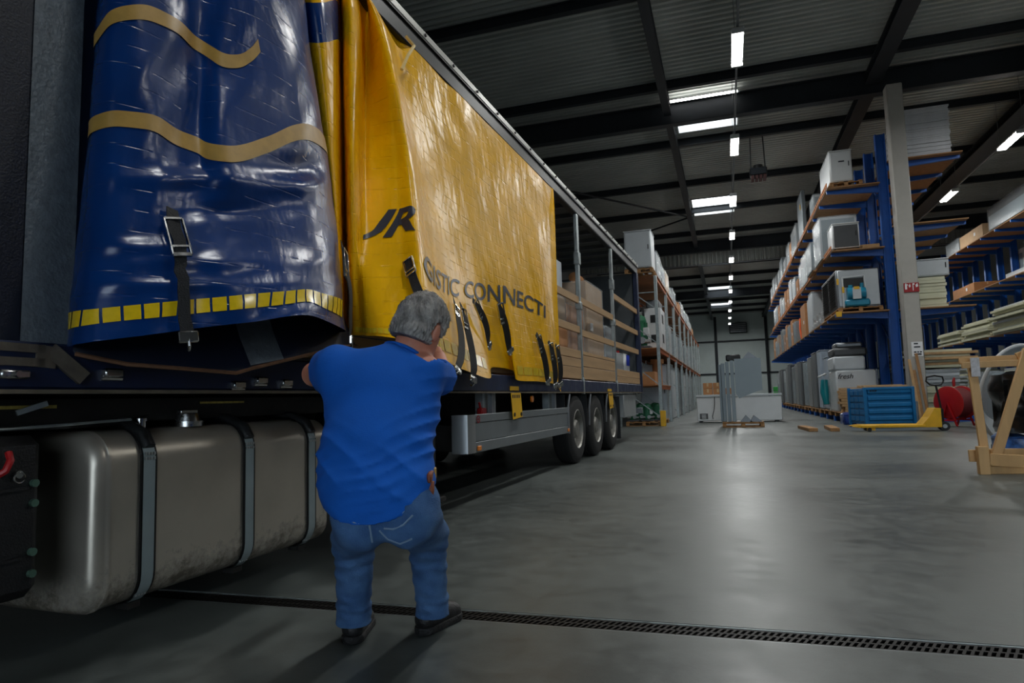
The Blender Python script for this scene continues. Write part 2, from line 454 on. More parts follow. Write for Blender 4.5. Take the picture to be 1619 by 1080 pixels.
def build_walls():
    b = MB(); b.bb(-9, 17, 83.0, 83.3, -.25, 11); b.build('wall_back', M_WALLP, kind='structure', label='pale grey green far end wall', smooth=False)
    b = MB(); b.bb(-9.3, -9, -9.3, 83.3, -.25, 11); b.build('wall_left', M_WALL, kind='structure', smooth=False)
    b = MB(); b.bb(17, 17.3, -9.3, 83.3, -.25, 11); b.build('wall_right', M_WALL, kind='structure', smooth=False)
    b = MB()
    b.bb(-9, 0.5, -9.3, -9, -.25, 11); b.bb(6.5, 17, -9.3, -9, -.25, 11); b.bb(0.5, 6.5, -9.3, -9, 5.0, 11)
    b.build('wall_front', M_WALL, kind='structure', label='wall with the open truck gate behind the camera', smooth=False)
    y = MB(); y.bb(-30, 40, -45, -9.3, -.3, -.2); y.build('ground', mat('yard asphalt', rgb(120, 120, 118), .9, var=.1), kind='structure', smooth=False)
    for i, xx in enumerate((-1.0, 4.7)):
        c = MB()
        c.bb(xx-.15, xx+.15, 82.75, 83.0, 0, 10.2); c.bb(xx-.03, xx+.03, 82.6, 82.75, 0, 10.2)
        c.build('wall_post', M_STEEL_DK, label=['dark steel post on the far wall behind the grey panels', 'dark steel post on the far wall behind the blue rack'][i], cat='post', group='far wall posts', smooth=False)
    for i, zz in enumerate((3.3, 7.2)):
        c = MB(); c.bb(-9, -1.17, 82.85, 83.0, zz-.1, zz+.1); c.bb(-.83, 4.53, 82.85, 83.0, zz-.1, zz+.1); c.bb(4.87, 17, 82.85, 83.0, zz-.1, zz+.1)
        c.build('wall_rail', M_STEEL_DK, label=['lower dark rail across the far wall', 'upper dark rail across the far wall'][i], cat='rail', group='far wall rails', smooth=False)
    h = MB(); h.bb(.6, 2.6, 82.2, 82.98, 8.1, 9.3, .05); o = h.build('wall_heater', M_STEEL_DK, label='dark box heater high on the far end wall', cat='heater')
    for k in range(5):
        s = MB(); s.bb(.7, 2.5, 82.16, 82.2, 8.2+k*.22, 8.32+k*.22); s.build('louvre', M_GREYST, o, smooth=False)
build_walls()

def build_column():
    x0, x1, y0, y1 = 4.76, 5.17, 20.55, 20.95
    t = thing('column', (4.965, 20.75, 0), 'pale grey concrete column at the near end of the blue rack', 'column')
    m = MB(); m.bb(x0, x1, y0, y1, 0, 9.62, .025); m.build('shaft', M_COLUMN, t)
    s = thing('fire_sign', (5.0, 20.53, 3.75), 'red fire equipment sign with white symbols on the column', 'sign')
    m = MB(); m.bb(4.80, 5.17, 20.52, 20.545, 3.60, 3.86, .004); m.build('plate', M_RED, s, smooth=False)
    p = MB()
    p.bb(4.825, 4.875, 20.513, 20.519, 3.68, 3.83); p.bb(4.84, 4.86, 20.513, 20.519, 3.83, 3.85); p.bb(4.875, 4.90, 20.513, 20.519, 3.79, 3.82)
    p.add([(4.93, 20.513, 3.72), (4.965, 20.513, 3.76), (4.95, 20.513, 3.84), (4.915, 20.513, 3.78)], [(0, 1, 2, 3)])
    p.bb(5.01, 5.03, 20.513, 20.519, 3.64, 3.84); p.bb(5.03, 5.06, 20.513, 20.519, 3.80, 3.84)
    p.add([(5.09, 20.513, 3.72), (5.145, 20.513, 3.75), (5.13, 20.513, 3.84), (5.08, 20.513, 3.79)], [(0, 1, 2, 3)])
    p.build('symbols', M_PAPER, s, smooth=False)
    s = thing('notice_sheet', (5.02, 20.53, 2.0), 'white printed notice sheet taped to the column', 'notice')
    m = MB(); m.bb(4.87, 5.14, 20.54, 20.548, 1.82, 2.22); m.build('sheet', M_PAPER, s, smooth=False)
    for k, (a, b, c) in enumerate(((4.93, 5.03, 2.17), (4.93, 5.08, 2.08), (4.92, 4.98, 1.94), (5.0, 5.04, 1.94), (5.06, 5.11, 1.94), (4.92, 5.1, 1.88))):
        q = MB(); q.bb(a, b, 20.534, 20.539, c-.018, c+.018); q.build('print_line', M_INK, s, smooth=False)
build_column()

# ------------------------------------------------------------------ lamps
def lamp(x, y, z, label, grp, wide=.26, power=1.0):
    t = thing('batten_lamp', (x, y, z), label, 'lamp', grp)
    h = MB(); h.bb(x-wide/2, x+wide/2, y-.78, y+.78, z+.05, z+.11, .015); h.build('housing', M_WHITE, t)
    for sg in (-1, 1):
        m = MB(); m.cyl((x+sg*wide*.27, y-.75, z+.025), (x+sg*wide*.27, y+.75, z+.025), .022, n=10)
        m.build('tube', M_LAMP, t)
    d = MB(); d.bb(x-wide/2+.02, x+wide/2-.02, y-.74, y+.74, z-.012, z-.002); d.build('diffuser', M_LAMP, t, smooth=False)
    for sg in (-1, 1):
        e = MB(); e.bb(x-wide/2, x+wide/2, y+sg*.765-.015, y+sg*.765+.015, z-.02, z+.06); e.build('end_cap', M_WHITE, t, smooth=False)
    L = bpy.data.lights.new('lamp_light', 'AREA'); L.shape = 'RECTANGLE'; L.size = wide; L.size_y = 1.5
    L.energy = LAMP_W*power; L.color = (0.98, 1.0, 0.98)
    lo = bpy.data.objects.new('lamp_light', L); COL.objects.link(lo); lo.parent = t; lo.location = (0, 0, -.03)
    return t
def lamp_row(x, z, ys, where, grp, first_lbl):
    c = thing('lamp_conduit', (x, (ys[0]+ys[-1])/2, z+.12), 'grey conduit rail carrying the lamps %s' % where, 'conduit')
    m = MB(); m.bb(x-.025, x+.025, ys[0]-3.5, ys[-1]+2, z+.12, z+.17); m.build('rail', M_GREYST, c, smooth=False)
    for k, y in enumerate(ys):
        for dy in (-.9, .9):
            m = MB(); m.cyl((x, y+dy, z+.17), (x, y+dy, CEIL), .008, n=6); m.build('hanger', M_GREYST, c)
        lamp(x, y, z, first_lbl % ORD[k], grp)
lamp_row(.62, 8.6, [2.8+6.1*k for k in range(13)], 'over the main aisle', 'lamps over the main aisle', 'lit hanging lamp over the main aisle, %s from the camera')
lamp_row(8.9, 8.6, [5.7+6.1*k for k in range(9)], 'over the right aisle', 'lamps over the right aisle', 'lit hanging lamp over the right aisle, %s from the camera')
t = thing('tube_lamp', (-.24, 20.98, 10.33), 'lit tube lamp lying along the deep roof beam', 'lamp')
m = MB(); m.cyl((-1.26, 21.0, 10.33), (.79, 21.0, 10.33), .035, n=10); m.build('tube', M_LAMP, t)
m = MB(); m.bb(-1.32, .85, 21.02, 21.05, 10.30, 10.36); m.build('housing', M_GREYST, t, smooth=False)
# hanging unit heater
t = thing('unit_heater', (1.5, 25.5, 8.8), 'small dark fan heater hanging from the roof right of the lamps', 'heater')
m = MB(); m.bb(1.22, 1.82, 25.3, 25.7, 8.95, 9.25, .04); m.build('body', M_STEEL_DK, t)
m = MB(); m.cyl((1.52, 25.5, 9.22), (1.52, 25.5, 9.36), .2, .16, n=16); m.build('fan_dome', M_BLACKP, t)
for k in range(4):
    m = MB(); m.bb(1.26+k*.14, 1.36+k*.14, 25.28, 25.7, 8.8, 8.94); m.build('louvre', mat('dull red louvre', rgb(88, 52, 50), .6), t, smooth=False)
for sx in (1.27, 1.77):
    for sy in (25.35, 25.65):
        m = MB(); m.cyl((sx, sy, 9.24), (sx+(.03 if sx < 1.5 else -.03), sy, CEIL), .012, n=6); m.build('hanger', M_STEEL_DK, t)
# ------------------------------------------------------------------ curtain shape: columns of (along, across, height) in trailer axes
BLUE = [[(1.976,-2.455,3.860),(1.926,-2.500,3.132),(1.930,-2.500,2.701),(1.914,-2.500,2.355),(1.892,-2.500,2.018),(1.864,-2.500,1.691),(1.839,-2.500,1.454),(1.826,-2.500,1.212)],
 [(1.852,-2.425,3.860),(1.802,-2.400,3.010),(1.791,-2.380,2.590),(1.764,-2.360,2.257),(1.740,-2.350,1.941),(1.712,-2.340,1.636),(1.678,-2.320,1.413),(1.650,-2.300,1.183)],
 [(1.861,-2.455,3.860),(1.811,-2.280,2.981),(1.798,-2.260,2.565),(1.772,-2.240,2.236),(1.741,-2.220,1.920),(1.693,-2.190,1.614),(1.649,-2.160,1.395),(1.617,-2.140,1.187)],
 [(2.036,-2.425,3.860),(1.986,-2.250,3.101),(1.953,-2.220,2.646),(1.919,-2.190,2.295),(1.882,-2.160,1.960),(1.831,-2.110,1.637),(1.780,-2.060,1.406),(1.756,-2.040,1.217)],
 [(2.212,-2.455,3.860),(2.212,-2.280,3.277),(2.196,-2.270,2.801),(2.159,-2.240,2.418),(2.084,-2.170,2.033),(2.007,-2.070,1.675),(1.952,-2.000,1.428),(1.935,-1.970,1.256)],
 [(2.314,-2.425,3.860),(2.314,-2.210,3.332),(2.300,-2.190,2.843),(2.251,-2.150,2.443),(2.178,-2.090,2.054),(2.192,-2.030,1.714),(2.129,-1.930,1.449),(2.122,-1.890,1.292)],
 [(2.449,-2.455,3.860),(2.449,-2.160,3.416),(2.516,-2.130,2.956),(2.662,-2.100,2.626),(2.673,-2.070,2.226),(2.576,-1.980,1.801),(2.438,-1.860,1.492),(2.368,-1.800,1.339)],
 [(2.910,-2.425,3.860),(2.910,-2.274,3.450),(2.931,-2.270,3.234),(3.001,-2.250,2.816),(3.042,-2.200,2.377),(2.987,-2.100,1.913),(2.893,-2.000,1.575),(2.846,-1.950,1.324)],
 [(3.151,-2.455,3.860),(3.151,-2.500,3.482),(3.156,-2.500,3.423),(3.259,-2.500,2.988),(3.299,-2.460,2.509),(3.310,-2.400,2.026),(3.254,-2.320,1.659),(3.233,-2.280,1.371)]]
YEL = [[(3.086,-2.492,3.870),(3.117,-2.460,3.391),(3.211,-2.440,2.913),(3.303,-2.440,2.427),(3.397,-2.440,1.971),(3.461,-2.440,1.621),(3.493,-2.440,1.384)],
 [(3.012,-2.440,3.870),(3.067,-2.330,3.329),(3.156,-2.330,2.865),(3.228,-2.330,2.385),(3.295,-2.330,1.936),(3.324,-2.330,1.593),(3.342,-2.330,1.365)],
 [(3.152,-2.440,3.870),(3.160,-2.300,3.376),(3.220,-2.300,2.889),(3.268,-2.300,2.394),(3.303,-2.300,1.935),(3.326,-2.300,1.591),(3.337,-2.300,1.362)],
 [(3.444,-2.440,3.870),(3.445,-2.400,3.569),(3.462,-2.400,3.020),(3.478,-2.400,2.480),(3.495,-2.400,1.988),(3.512,-2.400,1.625),(3.524,-2.400,1.384)],
 [(3.766,-2.600,3.870),(3.768,-2.600,3.620),(3.781,-2.600,3.206),(3.761,-2.580,2.602),(3.735,-2.550,2.058),(3.680,-2.500,1.656),(3.625,-2.450,1.395)],
 [(3.453,-2.440,3.870),(3.450,-2.360,3.562),(3.459,-2.360,3.011),(3.439,-2.340,2.457),(3.425,-2.320,1.964),(3.389,-2.280,1.598),(3.369,-2.250,1.362)],
 [(3.489,-2.440,3.870),(3.483,-2.300,3.566),(3.477,-2.290,3.132),(3.427,-2.270,2.606),(3.410,-2.250,1.953),(3.363,-2.200,1.588),(3.310,-2.150,1.351)],
 [(3.889,-2.494,3.870),(3.879,-2.493,3.620),(3.859,-2.480,3.219),(3.750,-2.420,2.573),(3.502,-2.260,1.974),(3.276,-2.100,1.568),(3.142,-2.000,1.325)],
 [(3.945,-2.487,3.870),(3.941,-2.483,3.620),(3.918,-2.460,3.242),(3.805,-2.380,2.586),(3.554,-2.200,1.979),(3.265,-2.000,1.559),(3.048,-1.850,1.305)],
 [(3.807,-2.440,3.870),(3.810,-2.350,3.620),(3.833,-2.270,3.165),(3.853,-2.220,2.578),(3.611,-2.060,1.976),(3.331,-1.880,1.558),(3.089,-1.720,1.273)],
 [(3.848,-2.440,3.870),(3.893,-2.319,3.620),(3.903,-2.230,3.222),(3.932,-2.140,2.637),(3.707,-1.970,2.071),(3.410,-1.780,1.636),(3.183,-1.600,1.184)],
 [(4.326,-2.499,3.870),(4.329,-2.461,3.620),(4.321,-2.420,3.368),(4.430,-2.340,2.779),(4.208,-2.170,2.158),(3.975,-1.980,1.689),(3.774,-1.800,1.187)],
 [(4.534,-2.440,3.870),(4.617,-2.440,3.620),(4.661,-2.440,3.471),(4.851,-2.420,2.887),(4.820,-2.330,2.220),(4.704,-2.200,1.722),(4.633,-2.050,1.171)],
 [(5.077,-2.440,3.876),(5.165,-2.448,3.620),(5.223,-2.445,3.423),(5.376,-2.440,2.881),(5.400,-2.390,2.232),(5.387,-2.310,1.703),(5.427,-2.200,1.144)],
 [(5.409,-2.440,3.844),(5.445,-2.434,3.620),(5.540,-2.445,3.392),(5.666,-2.435,2.842),(5.726,-2.410,2.236),(5.812,-2.400,1.725),(5.976,-2.400,1.268)],
 [(5.764,-2.440,3.840),(5.808,-2.440,3.620),(5.879,-2.440,3.366),(6.007,-2.432,2.832),(6.096,-2.415,2.239),(6.241,-2.410,1.745),(6.625,-2.420,1.258)],
 [(6.193,-2.440,3.816),(6.230,-2.439,3.620),(6.290,-2.435,3.322),(6.411,-2.425,2.807),(6.480,-2.410,2.237),(6.514,-2.380,1.730),(6.589,-2.360,1.154)],
 [(6.970,-2.440,3.804),(7.013,-2.449,3.620),(7.050,-2.445,3.303),(7.095,-2.430,2.787),(7.168,-2.410,2.239),(7.275,-2.400,1.730),(7.347,-2.380,1.153)],
 [(7.672,-2.440,3.823),(7.659,-2.430,3.620),(7.694,-2.430,3.323),(7.675,-2.400,2.792),(7.743,-2.390,2.245),(7.843,-2.390,1.699),(7.910,-2.380,1.139)],
 [(8.300,-2.440,3.853),(8.344,-2.447,3.620),(8.333,-2.440,3.365),(8.298,-2.430,2.838),(8.289,-2.420,2.282),(8.244,-2.410,1.690),(8.235,-2.410,1.120)],
 [(8.478,-2.440,3.870),(8.457,-2.426,3.620),(8.448,-2.420,3.392),(8.447,-2.420,2.867),(8.405,-2.410,2.298),(8.424,-2.410,1.703),(8.432,-2.410,1.030)]]
# ------------------------------------------------------------------ the lorry (built in trailer axes: X across, Y along)
TR = -R(2.1)
TROT = Matrix.Rotation(TR, 3, 'Z')
def truck_thing(name, org, label, cat, group=None):
    o = thing(name, org, label, cat, group)
    o.location = TROT @ Vector(org); o.rotation_euler = (0, 0, TR)
    return o
def truck_build(m, name, mats, label, cat, group=None, **k):
    o = m.build(name, mats, None, label, cat, group, **k)
    o.location = TROT @ Vector(ORG[o.name]); o.rotation_euler = (0, 0, TR)
    return o
NEAR, FAR = -2.42, -4.97
Y0T, Y1T = 0.55, 15.4
trailer = truck_thing('semi_trailer', (-3.695, 8.0, 0), 'long curtain sided lorry trailer with navy and yellow tarpaulin being pulled open', 'trailer')

def tarp_mat(name, c, rough=.3, wav=.25, web=.6, spec=.5):
    m = bpy.data.materials.new(name); m.use_nodes = True; MATS[name] = m
    nt = m.node_tree; b = nt.nodes['Principled BSDF']; N = nt.nodes.new; Lk = nt.links.new
    uv = N('ShaderNodeUVMap'); uv.uv_map = 'UVMap'
    br = N('ShaderNodeTexBrick'); br.inputs['Scale'].default_value = 1.0
    br.inputs['Brick Width'].default_value = 30.0; br.inputs['Row Height'].default_value = 0.085
    br.inputs['Mortar Size'].default_value = 0.0045; br.inputs['Mortar Smooth'].default_value = 0.5; br.offset = 0.5
    Lk(uv.outputs[0], br.inputs['Vector'])
    no = N('ShaderNodeTexNoise'); no.inputs['Scale'].default_value = 4.5; no.inputs['Detail'].default_value = 3
    mpn = N('ShaderNodeMapping'); mpn.inputs['Scale'].default_value = (1, .5, 1); Lk(uv.outputs[0], mpn.inputs[0]); Lk(mpn.outputs[0], no.inputs['Vector'])
    n2 = N('ShaderNodeTexNoise'); n2.inputs['Scale'].default_value = 26.0; n2.inputs['Detail'].default_value = 3
    Lk(uv.outputs[0], n2.inputs['Vector'])
    gr = N('ShaderNodeMapRange'); gr.inputs[1].default_value = .46; gr.inputs[2].default_value = .6; n4 = N('ShaderNodeTexNoise'); n4.inputs['Scale'].default_value = 9.0; Lk(uv.outputs[0], n4.inputs['Vector']); Lk(n4.outputs['Fac'], gr.inputs[0])
    gate = N('ShaderNodeMath'); gate.operation = 'MULTIPLY'; Lk(br.outputs['Fac'], gate.inputs[0]); Lk(gr.outputs[0], gate.inputs[1])
    b0 = N('ShaderNodeBump'); b0.inputs['Strength'].default_value = wav; b0.inputs['Distance'].default_value = 0.10
    Lk(no.outputs['Fac'], b0.inputs['Height'])
    b1 = N('ShaderNodeBump'); b1.inputs['Strength'].default_value = web; b1.inputs['Distance'].default_value = 0.006
    Lk(gate.outputs[0], b1.inputs['Height']); Lk(b0.outputs[0], b1.inputs['Normal'])
    b2 = N('ShaderNodeBump'); b2.inputs['Strength'].default_value = 0.10; b2.inputs['Distance'].default_value = 0.01
    Lk(n2.outputs['Fac'], b2.inputs['Height']); Lk(b1.outputs[0], b2.inputs['Normal'])
    Lk(b2.outputs[0], b.inputs['Normal'])
    n3 = N('ShaderNodeTexNoise'); n3.inputs['Scale'].default_value = 3.0; n3.inputs['Detail'].default_value = 6
    Lk(uv.outputs[0], n3.inputs['Vector'])
    rp = N('ShaderNodeValToRGB'); rp.color_ramp.elements[0].position = .3; rp.color_ramp.elements[1].position = .7
    rp.color_ramp.elements[0].color = tuple(x*.85 for x in c[:3])+(1,); rp.color_ramp.elements[1].color = tuple(min(1, x*1.1) for x in c[:3])+(1,)
    Lk(n3.outputs['Fac'], rp.inputs[0]); Lk(rp.outputs[0], b.inputs['Base Color'])
    b.inputs['Roughness'].default_value = rough
    b.inputs['Specular IOR Level'].default_value = spec
    return m
T_NAVY = tarp_mat('navy tarpaulin', rgb(0, 48, 108), .27, .12, .3, .5)
T_YEL = tarp_mat('yellow tarpaulin', rgb(242, 180, 0), .29, .24, .8, .25)
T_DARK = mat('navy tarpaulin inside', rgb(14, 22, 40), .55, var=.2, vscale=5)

def crm(P, t):
    # Catmull-Rom along axis 0 of P (n,...) at positions t
    n = P.shape[0]; i = np.clip(np.floor(t).astype(int), 0, n-2); f = (t-i)
    p0 = P[np.maximum(i-1, 0)]; p1 = P[i]; p2 = P[i+1]; p3 = P[np.minimum(i+2, n-1)]
    f = f.reshape((-1,)+(1,)*(P.ndim-1))
    return .5*((2*p1)+(-p0+p2)*f+(2*p0-5*p1+4*p2-p3)*f*f+(-p0+3*p1-3*p2+p3)*f**3)
class Sheet:
    def __init__(s, G, v0=0): s.v0 = v0; s.G = np.array(G, float)          # ncol, nrow, (along, across, z)
    def at(s, u, v):
        v = v+s.v0; vmax = s.G.shape[1]-1.0
        ex = max(0.0, v-vmax); v = min(v, vmax)
        col = crm(s.G.transpose(1, 0, 2), np.array([v]))[0]
        p = crm(col, np.array([u]))[0]
        q = Vector((p[1], p[0], p[2]))
        if ex > 0: q = q + Vector((0, 0, -ex*0.35))
        return q
    def normal(s, u, v):
        e = .02; v = min(v, s.G.shape[1]-1.0-e-s.v0)
        a = s.at(u+e, v)-s.at(u-e, v); b = s.at(u, v+e)-s.at(u, v-e)
        n = a.cross(b).normalized()
        return n if n.dot(Vector((0, 0, 1))-s.at(u, v)) > 0 else -n      # outward, toward the hall
    def off(s, u, v, d): return s.at(u, v)+s.normal(u, v)*d
    def mesh(s, name, mats, parent, nu, nv, facemat=None, extra_smooth=None, label=None):
        nc, nr = s.G.shape[:2]
        U = np.linspace(0, nc-1.0001, nu); V = np.linspace(0, nr-1.0001, nv)
        A = crm(s.G, U)                       # nu,nr,3
        A = crm(A.transpose(1, 0, 2), V).transpose(1, 0, 2)   # nu,nv,3
        if extra_smooth is not None: A = extra_smooth(A, U, V-s.v0)
        m = MB(); m.grid([[(p[1], p[0], p[2]) for p in c] for c in A])
        if facemat:
            k = 0
            for i in range(nu-1):
                for j in range(nv-1):
                    m.m[k] = facemat((U[i]+U[i+1])/2, (V[j]+V[j+1])/2); k += 1
        mid = A[:, nv//2]
        arc = np.concatenate([[0], np.cumsum(np.linalg.norm(np.diff(mid, axis=0), axis=1))])
        o = m.build(name, mats, parent, label, fixn=False, angle=60)
        uvl = o.data.uv_layers.new(name='UVMap')
        uvv = [(arc[i], A[i, j, 2]) for i in range(nu) for j in range(nv)]
        data = np.zeros(len(o.data.loops)*2, dtype=np.float32)
        vi = np.zeros(len(o.data.loops), dtype=np.int32); o.data.loops.foreach_get('vertex_index', vi)
        uva = np.array(uvv, dtype=np.float32); data = uva[vi].ravel()
        uvl.data.foreach_set('uv', data)
        return o
BLUE_S = Sheet(BLUE, 1); YEL_S = Sheet(YEL)

def crease(A, U, V):
    # pinched dents and slack ripples in the bunched tarpaulin
    def dent(u0, v0, su, sv, amp, ang=0):
        du = (U[:, None]-u0); dv = (V[None, :]-v0)
        a = math.cos(ang)*du/su+math.sin(ang)*dv/sv; b = -math.sin(ang)*du/su+math.cos(ang)*dv/sv
        A[:, :, 1] += amp*np.exp(-np.abs(a)**1.3-b*b)
    dent(4.0, 3.35, 1.3, .10, .035, .12); dent(4.6, 3.75, .9, .10, -.03, -.35); dent(4.9, 3.1, .35, .5, .02)
    dent(6.0, 3.2, .5, .16, -.04, .3); dent(5.8, 3.45, .5, .1, .03, -.2)
    dent(2.6, 4.3, 1.2, .12, .02, .05); dent(4.3, 4.55, 1.5, .14, .018, -.06); dent(3.2, 5.0, 1.6, .10, .014, .03)
    A[:, :, 1] += .006*np.sin(U[:, None]*5.1+V[None, :]*2.2)*np.sin(V[None, :]*4.3-U[:, None]*1.3)
    return A
blue = BLUE_S.mesh('navy_curtain', [T_NAVY], trailer, 130, 120, None, crease, label='bunched navy tarpaulin with gold wave stripes')
def yfm(u, v): return 1 if (u < 3.2 and 1.05 < v < 1.5) else 0
def ycrease(A, U, V):
    amp = np.clip((U-9.5)/2, 0, 1)[:, None]*np.clip(V/1.5, 0.2, 1)[None, :]
    A[:, :, 1] += .009*amp*np.sin(U[:, None]*2.3+.5*np.sin(V[None, :]*1.2))*np.clip(1.2-V[None, :]*.3, .1, 1)
    A[:, :, 1] += .0015*np.sin(U[:, None]*7+V[None, :]*1.5)*np.clip(2-np.abs(V[None, :]-2), 0, 1)
    return A
yel = YEL_S.mesh('yellow_curtain', [T_YEL, T_NAVY], trailer, 330, 100, yfm, ycrease, label='yellow tarpaulin with navy lettering, hem pulled outward')

# folded back layers below the bunched tarpaulin
inner = MB()
bot = [(1.769, -2.42, 1.168), (1.875, -2.28, 1.127), (2.104, -2.2, 1.112), (2.296, -2.14, 1.099), (2.382, -2.12, 1.124), (2.639, -2.08, 1.183), (2.966, -2.06, 1.256), (3.4, -2.25, 1.3)]
inner.grid([[(b[1], b[0], b[2]), (b[1]-.06, b[0], b[2]+.12), (b[1]-.16, b[0]+.02, b[2]+.35), (-2.46, b[0]+.05, 1.75)] for b in bot])
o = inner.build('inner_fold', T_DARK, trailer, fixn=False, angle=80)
hem = MB(); hem.tube([(b[1]+.004, b[0], b[2]) for b in bot], .009, 6); hem.build('hem_rope', mat('worn brown hem', rgb(104, 72, 48), .8, var=.3, vscale=20), o)
gb = MB(); gb.add([(-2.113, 2.36, 1.135), (-2.095, 2.56, 1.172), (-2.16, 2.56, 1.31), (-2.175, 2.36, 1.26)], [(0, 1, 2, 3)])
gb.add([(-2.175, 2.36, 1.26), (-2.16, 2.56, 1.31), (-2.25, 2.58, 1.53), (-2.27, 2.38, 1.48)], [(0, 1, 2, 3)]); gb.build('grey_band', M_GREYB, o, fixn=False)
lay = MB(); lay.add([(-2.45, 1.85, 1.079), (-2.45, 2.156, 1.061), (-2.45, 2.156, 1.039), (-2.45, 2.949, 1.045), (-2.45, 3.05, 1.1), (-2.45, 3.05, 1.5), (-2.45, 1.8, 1.5)], [(0, 1, 2, 3, 4, 5, 6)])
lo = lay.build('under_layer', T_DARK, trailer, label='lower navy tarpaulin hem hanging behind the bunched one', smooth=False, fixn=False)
for y in (2.06, 2.155, 2.25, 2.345, 2.86):
    q = MB(); q.bb(-2.446, -2.438, y, y+.08, 1.075, 1.125); q.build('reflector_tile', M_REFL, lo, smooth=False)
for y, z in ((1.93, 1.10), (2.62, 1.06), (2.78, 1.085), (2.98, 1.075)):
    q = MB(); q.bb(-2.45, -2.405, y-.04, y+.04, z-.018, z+.018, .006); q.cyl((-2.43, y-.045, z-.02), (-2.43, y+.045, z-.02), .012, n=10)
    q.build('roller_hook', M_CHROME, lo)

# flat front piece of the side with its grey band, left of the bunch
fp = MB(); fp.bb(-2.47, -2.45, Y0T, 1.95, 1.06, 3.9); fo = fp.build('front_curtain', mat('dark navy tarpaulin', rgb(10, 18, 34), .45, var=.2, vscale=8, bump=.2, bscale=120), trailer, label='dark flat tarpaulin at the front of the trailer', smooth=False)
q = MB(); q.add([(-2.446, 1.585, 1.07), (-2.446, 1.775, 1.07), (-2.446, 1.79, 3.85), (-2.446, 1.60, 3.85)], [(0, 1, 2, 3)])
q.build('grey_band', M_GREYB, fo, smooth=False)
q = MB(); q.bar((-2.43, 1.25, 1.185), (-2.43, 1.66, 1.18), .02, .03); q.bar((-2.43, 1.25, 1.135), (-2.43, 1.66, 1.13), .02, .03); q.bar((-2.43, 1.63, 1.155), (-2.43, 1.70, 1.15), .02, .08); q.bar((-2.43, 1.68, 1.18), (-2.41, 1.80, 1.075), .02, .055)
q.build('corner_bracket', mat('worn aluminium', rgb(120, 112, 100), .45, .6, var=.3, vscale=12), trailer)
q = MB(); q.bb(-2.45, -2.40, 1.50, 1.60, 1.07, 1.10, .006); q.cyl((-2.40, 1.55, 1.085), (-2.385, 1.55, 1.085), .012, n=10); q.build('latch', M_CHROME, trailer)

# ---- prints on the tarpaulin
def band(sheet, pts, hw_px, mats, name, parent, n=90, w=.05):
    P = np.array(pts); T = np.linspace(0, len(P)-1.001, n); C = crm(P, T)
    up = []; dn = []
    for i in range(n):
        u, v = C[i]
        h = w
        a = sheet.at(u, v); b = sheet.at(u, v-.1); dz = abs(b.z-a.z)/.1
        dv = h/max(dz, .5)
        row = [sheet.off(u, v-dv+2*dv*k/4, .004) for k in range(5)]
        up.append(row)
    m = MB(); m.grid(up); return m.build(name, mats, parent, fixn=False, angle=80)
wave1 = [(1.0, 2.73), (1.35, 2.645), (1.995, 2.566), (2.595, 2.591), (3.03, 2.658), (3.677, 2.85), (4.565, 3.0), (5.109, 3.033), (5.481, 2.917), (5.795, 2.766), (6.099, 2.74), (6.541, 2.815), (6.97, 2.93)]
wave0 = [(1.0, 1.53), (1.228, 1.441), (1.692, 1.233), (2.237, 1.16), (2.755, 1.168), (3.309, 1.314), (3.928, 1.551), (4.73, 1.761), (5.134, 1.804), (5.324, 1.724), (5.474, 1.584)]
class Dented(Sheet):
    def at(s, u, v):
        p = Sheet.at(s, u, v)
        A = np.array([[[p.y, p.x, p.z]]]); A = crease(A, np.array([u]), np.array([min(v, 6.0)]))
        return Vector((A[0, 0, 1], A[0, 0, 0], A[0, 0, 2]))
BLUE_D = Dented(BLUE, 1)
band(BLUE_D, wave1, 0, M_GOLD, 'wave_stripe', blue, 110, .053)
band(BLUE_D, wave0, 0, M_GOLD, 'wave_stripe', blue, 90, .046)
tt = np.array([(1.0, 5.42), (1.5, 5.40), (2.036, 5.387), (2.621, 5.357), (3.185, 5.325), (3.799, 5.29), (4.459, 5.257), (5.083, 5.203), (5.578, 5.159), (5.995, 5.116), (6.369, 5.219), (6.94, 5.308)])
tb = np.array([(1.0, 5.67), (1.5, 5.645), (2.073, 5.627), (2.64, 5.603), (3.194, 5.591), (3.793, 5.583), (4.425, 5.563), (5.044, 5.532), (5.558, 5.516), (5.984, 5.455), (6.352, 5.587), (6.868, 5.664)])
def tile(sheet, a, b, top, bot, parent, d=.004):
    rows = []
    for k in range(5):
        s = a+(b-a)*k/4
        p = crm(top, np.array([s]))[0]; q = crm(bot, np.array([s]))[0]
        rows.append([sheet.off(p[0]+(q[0]-p[0])*j/2, p[1]+(q[1]-p[1])*j/2, d) for j in range(3)])
    m = MB(); m.grid(rows); return m.build('reflector_tile', M_REFL, parent, fixn=False, angle=80)
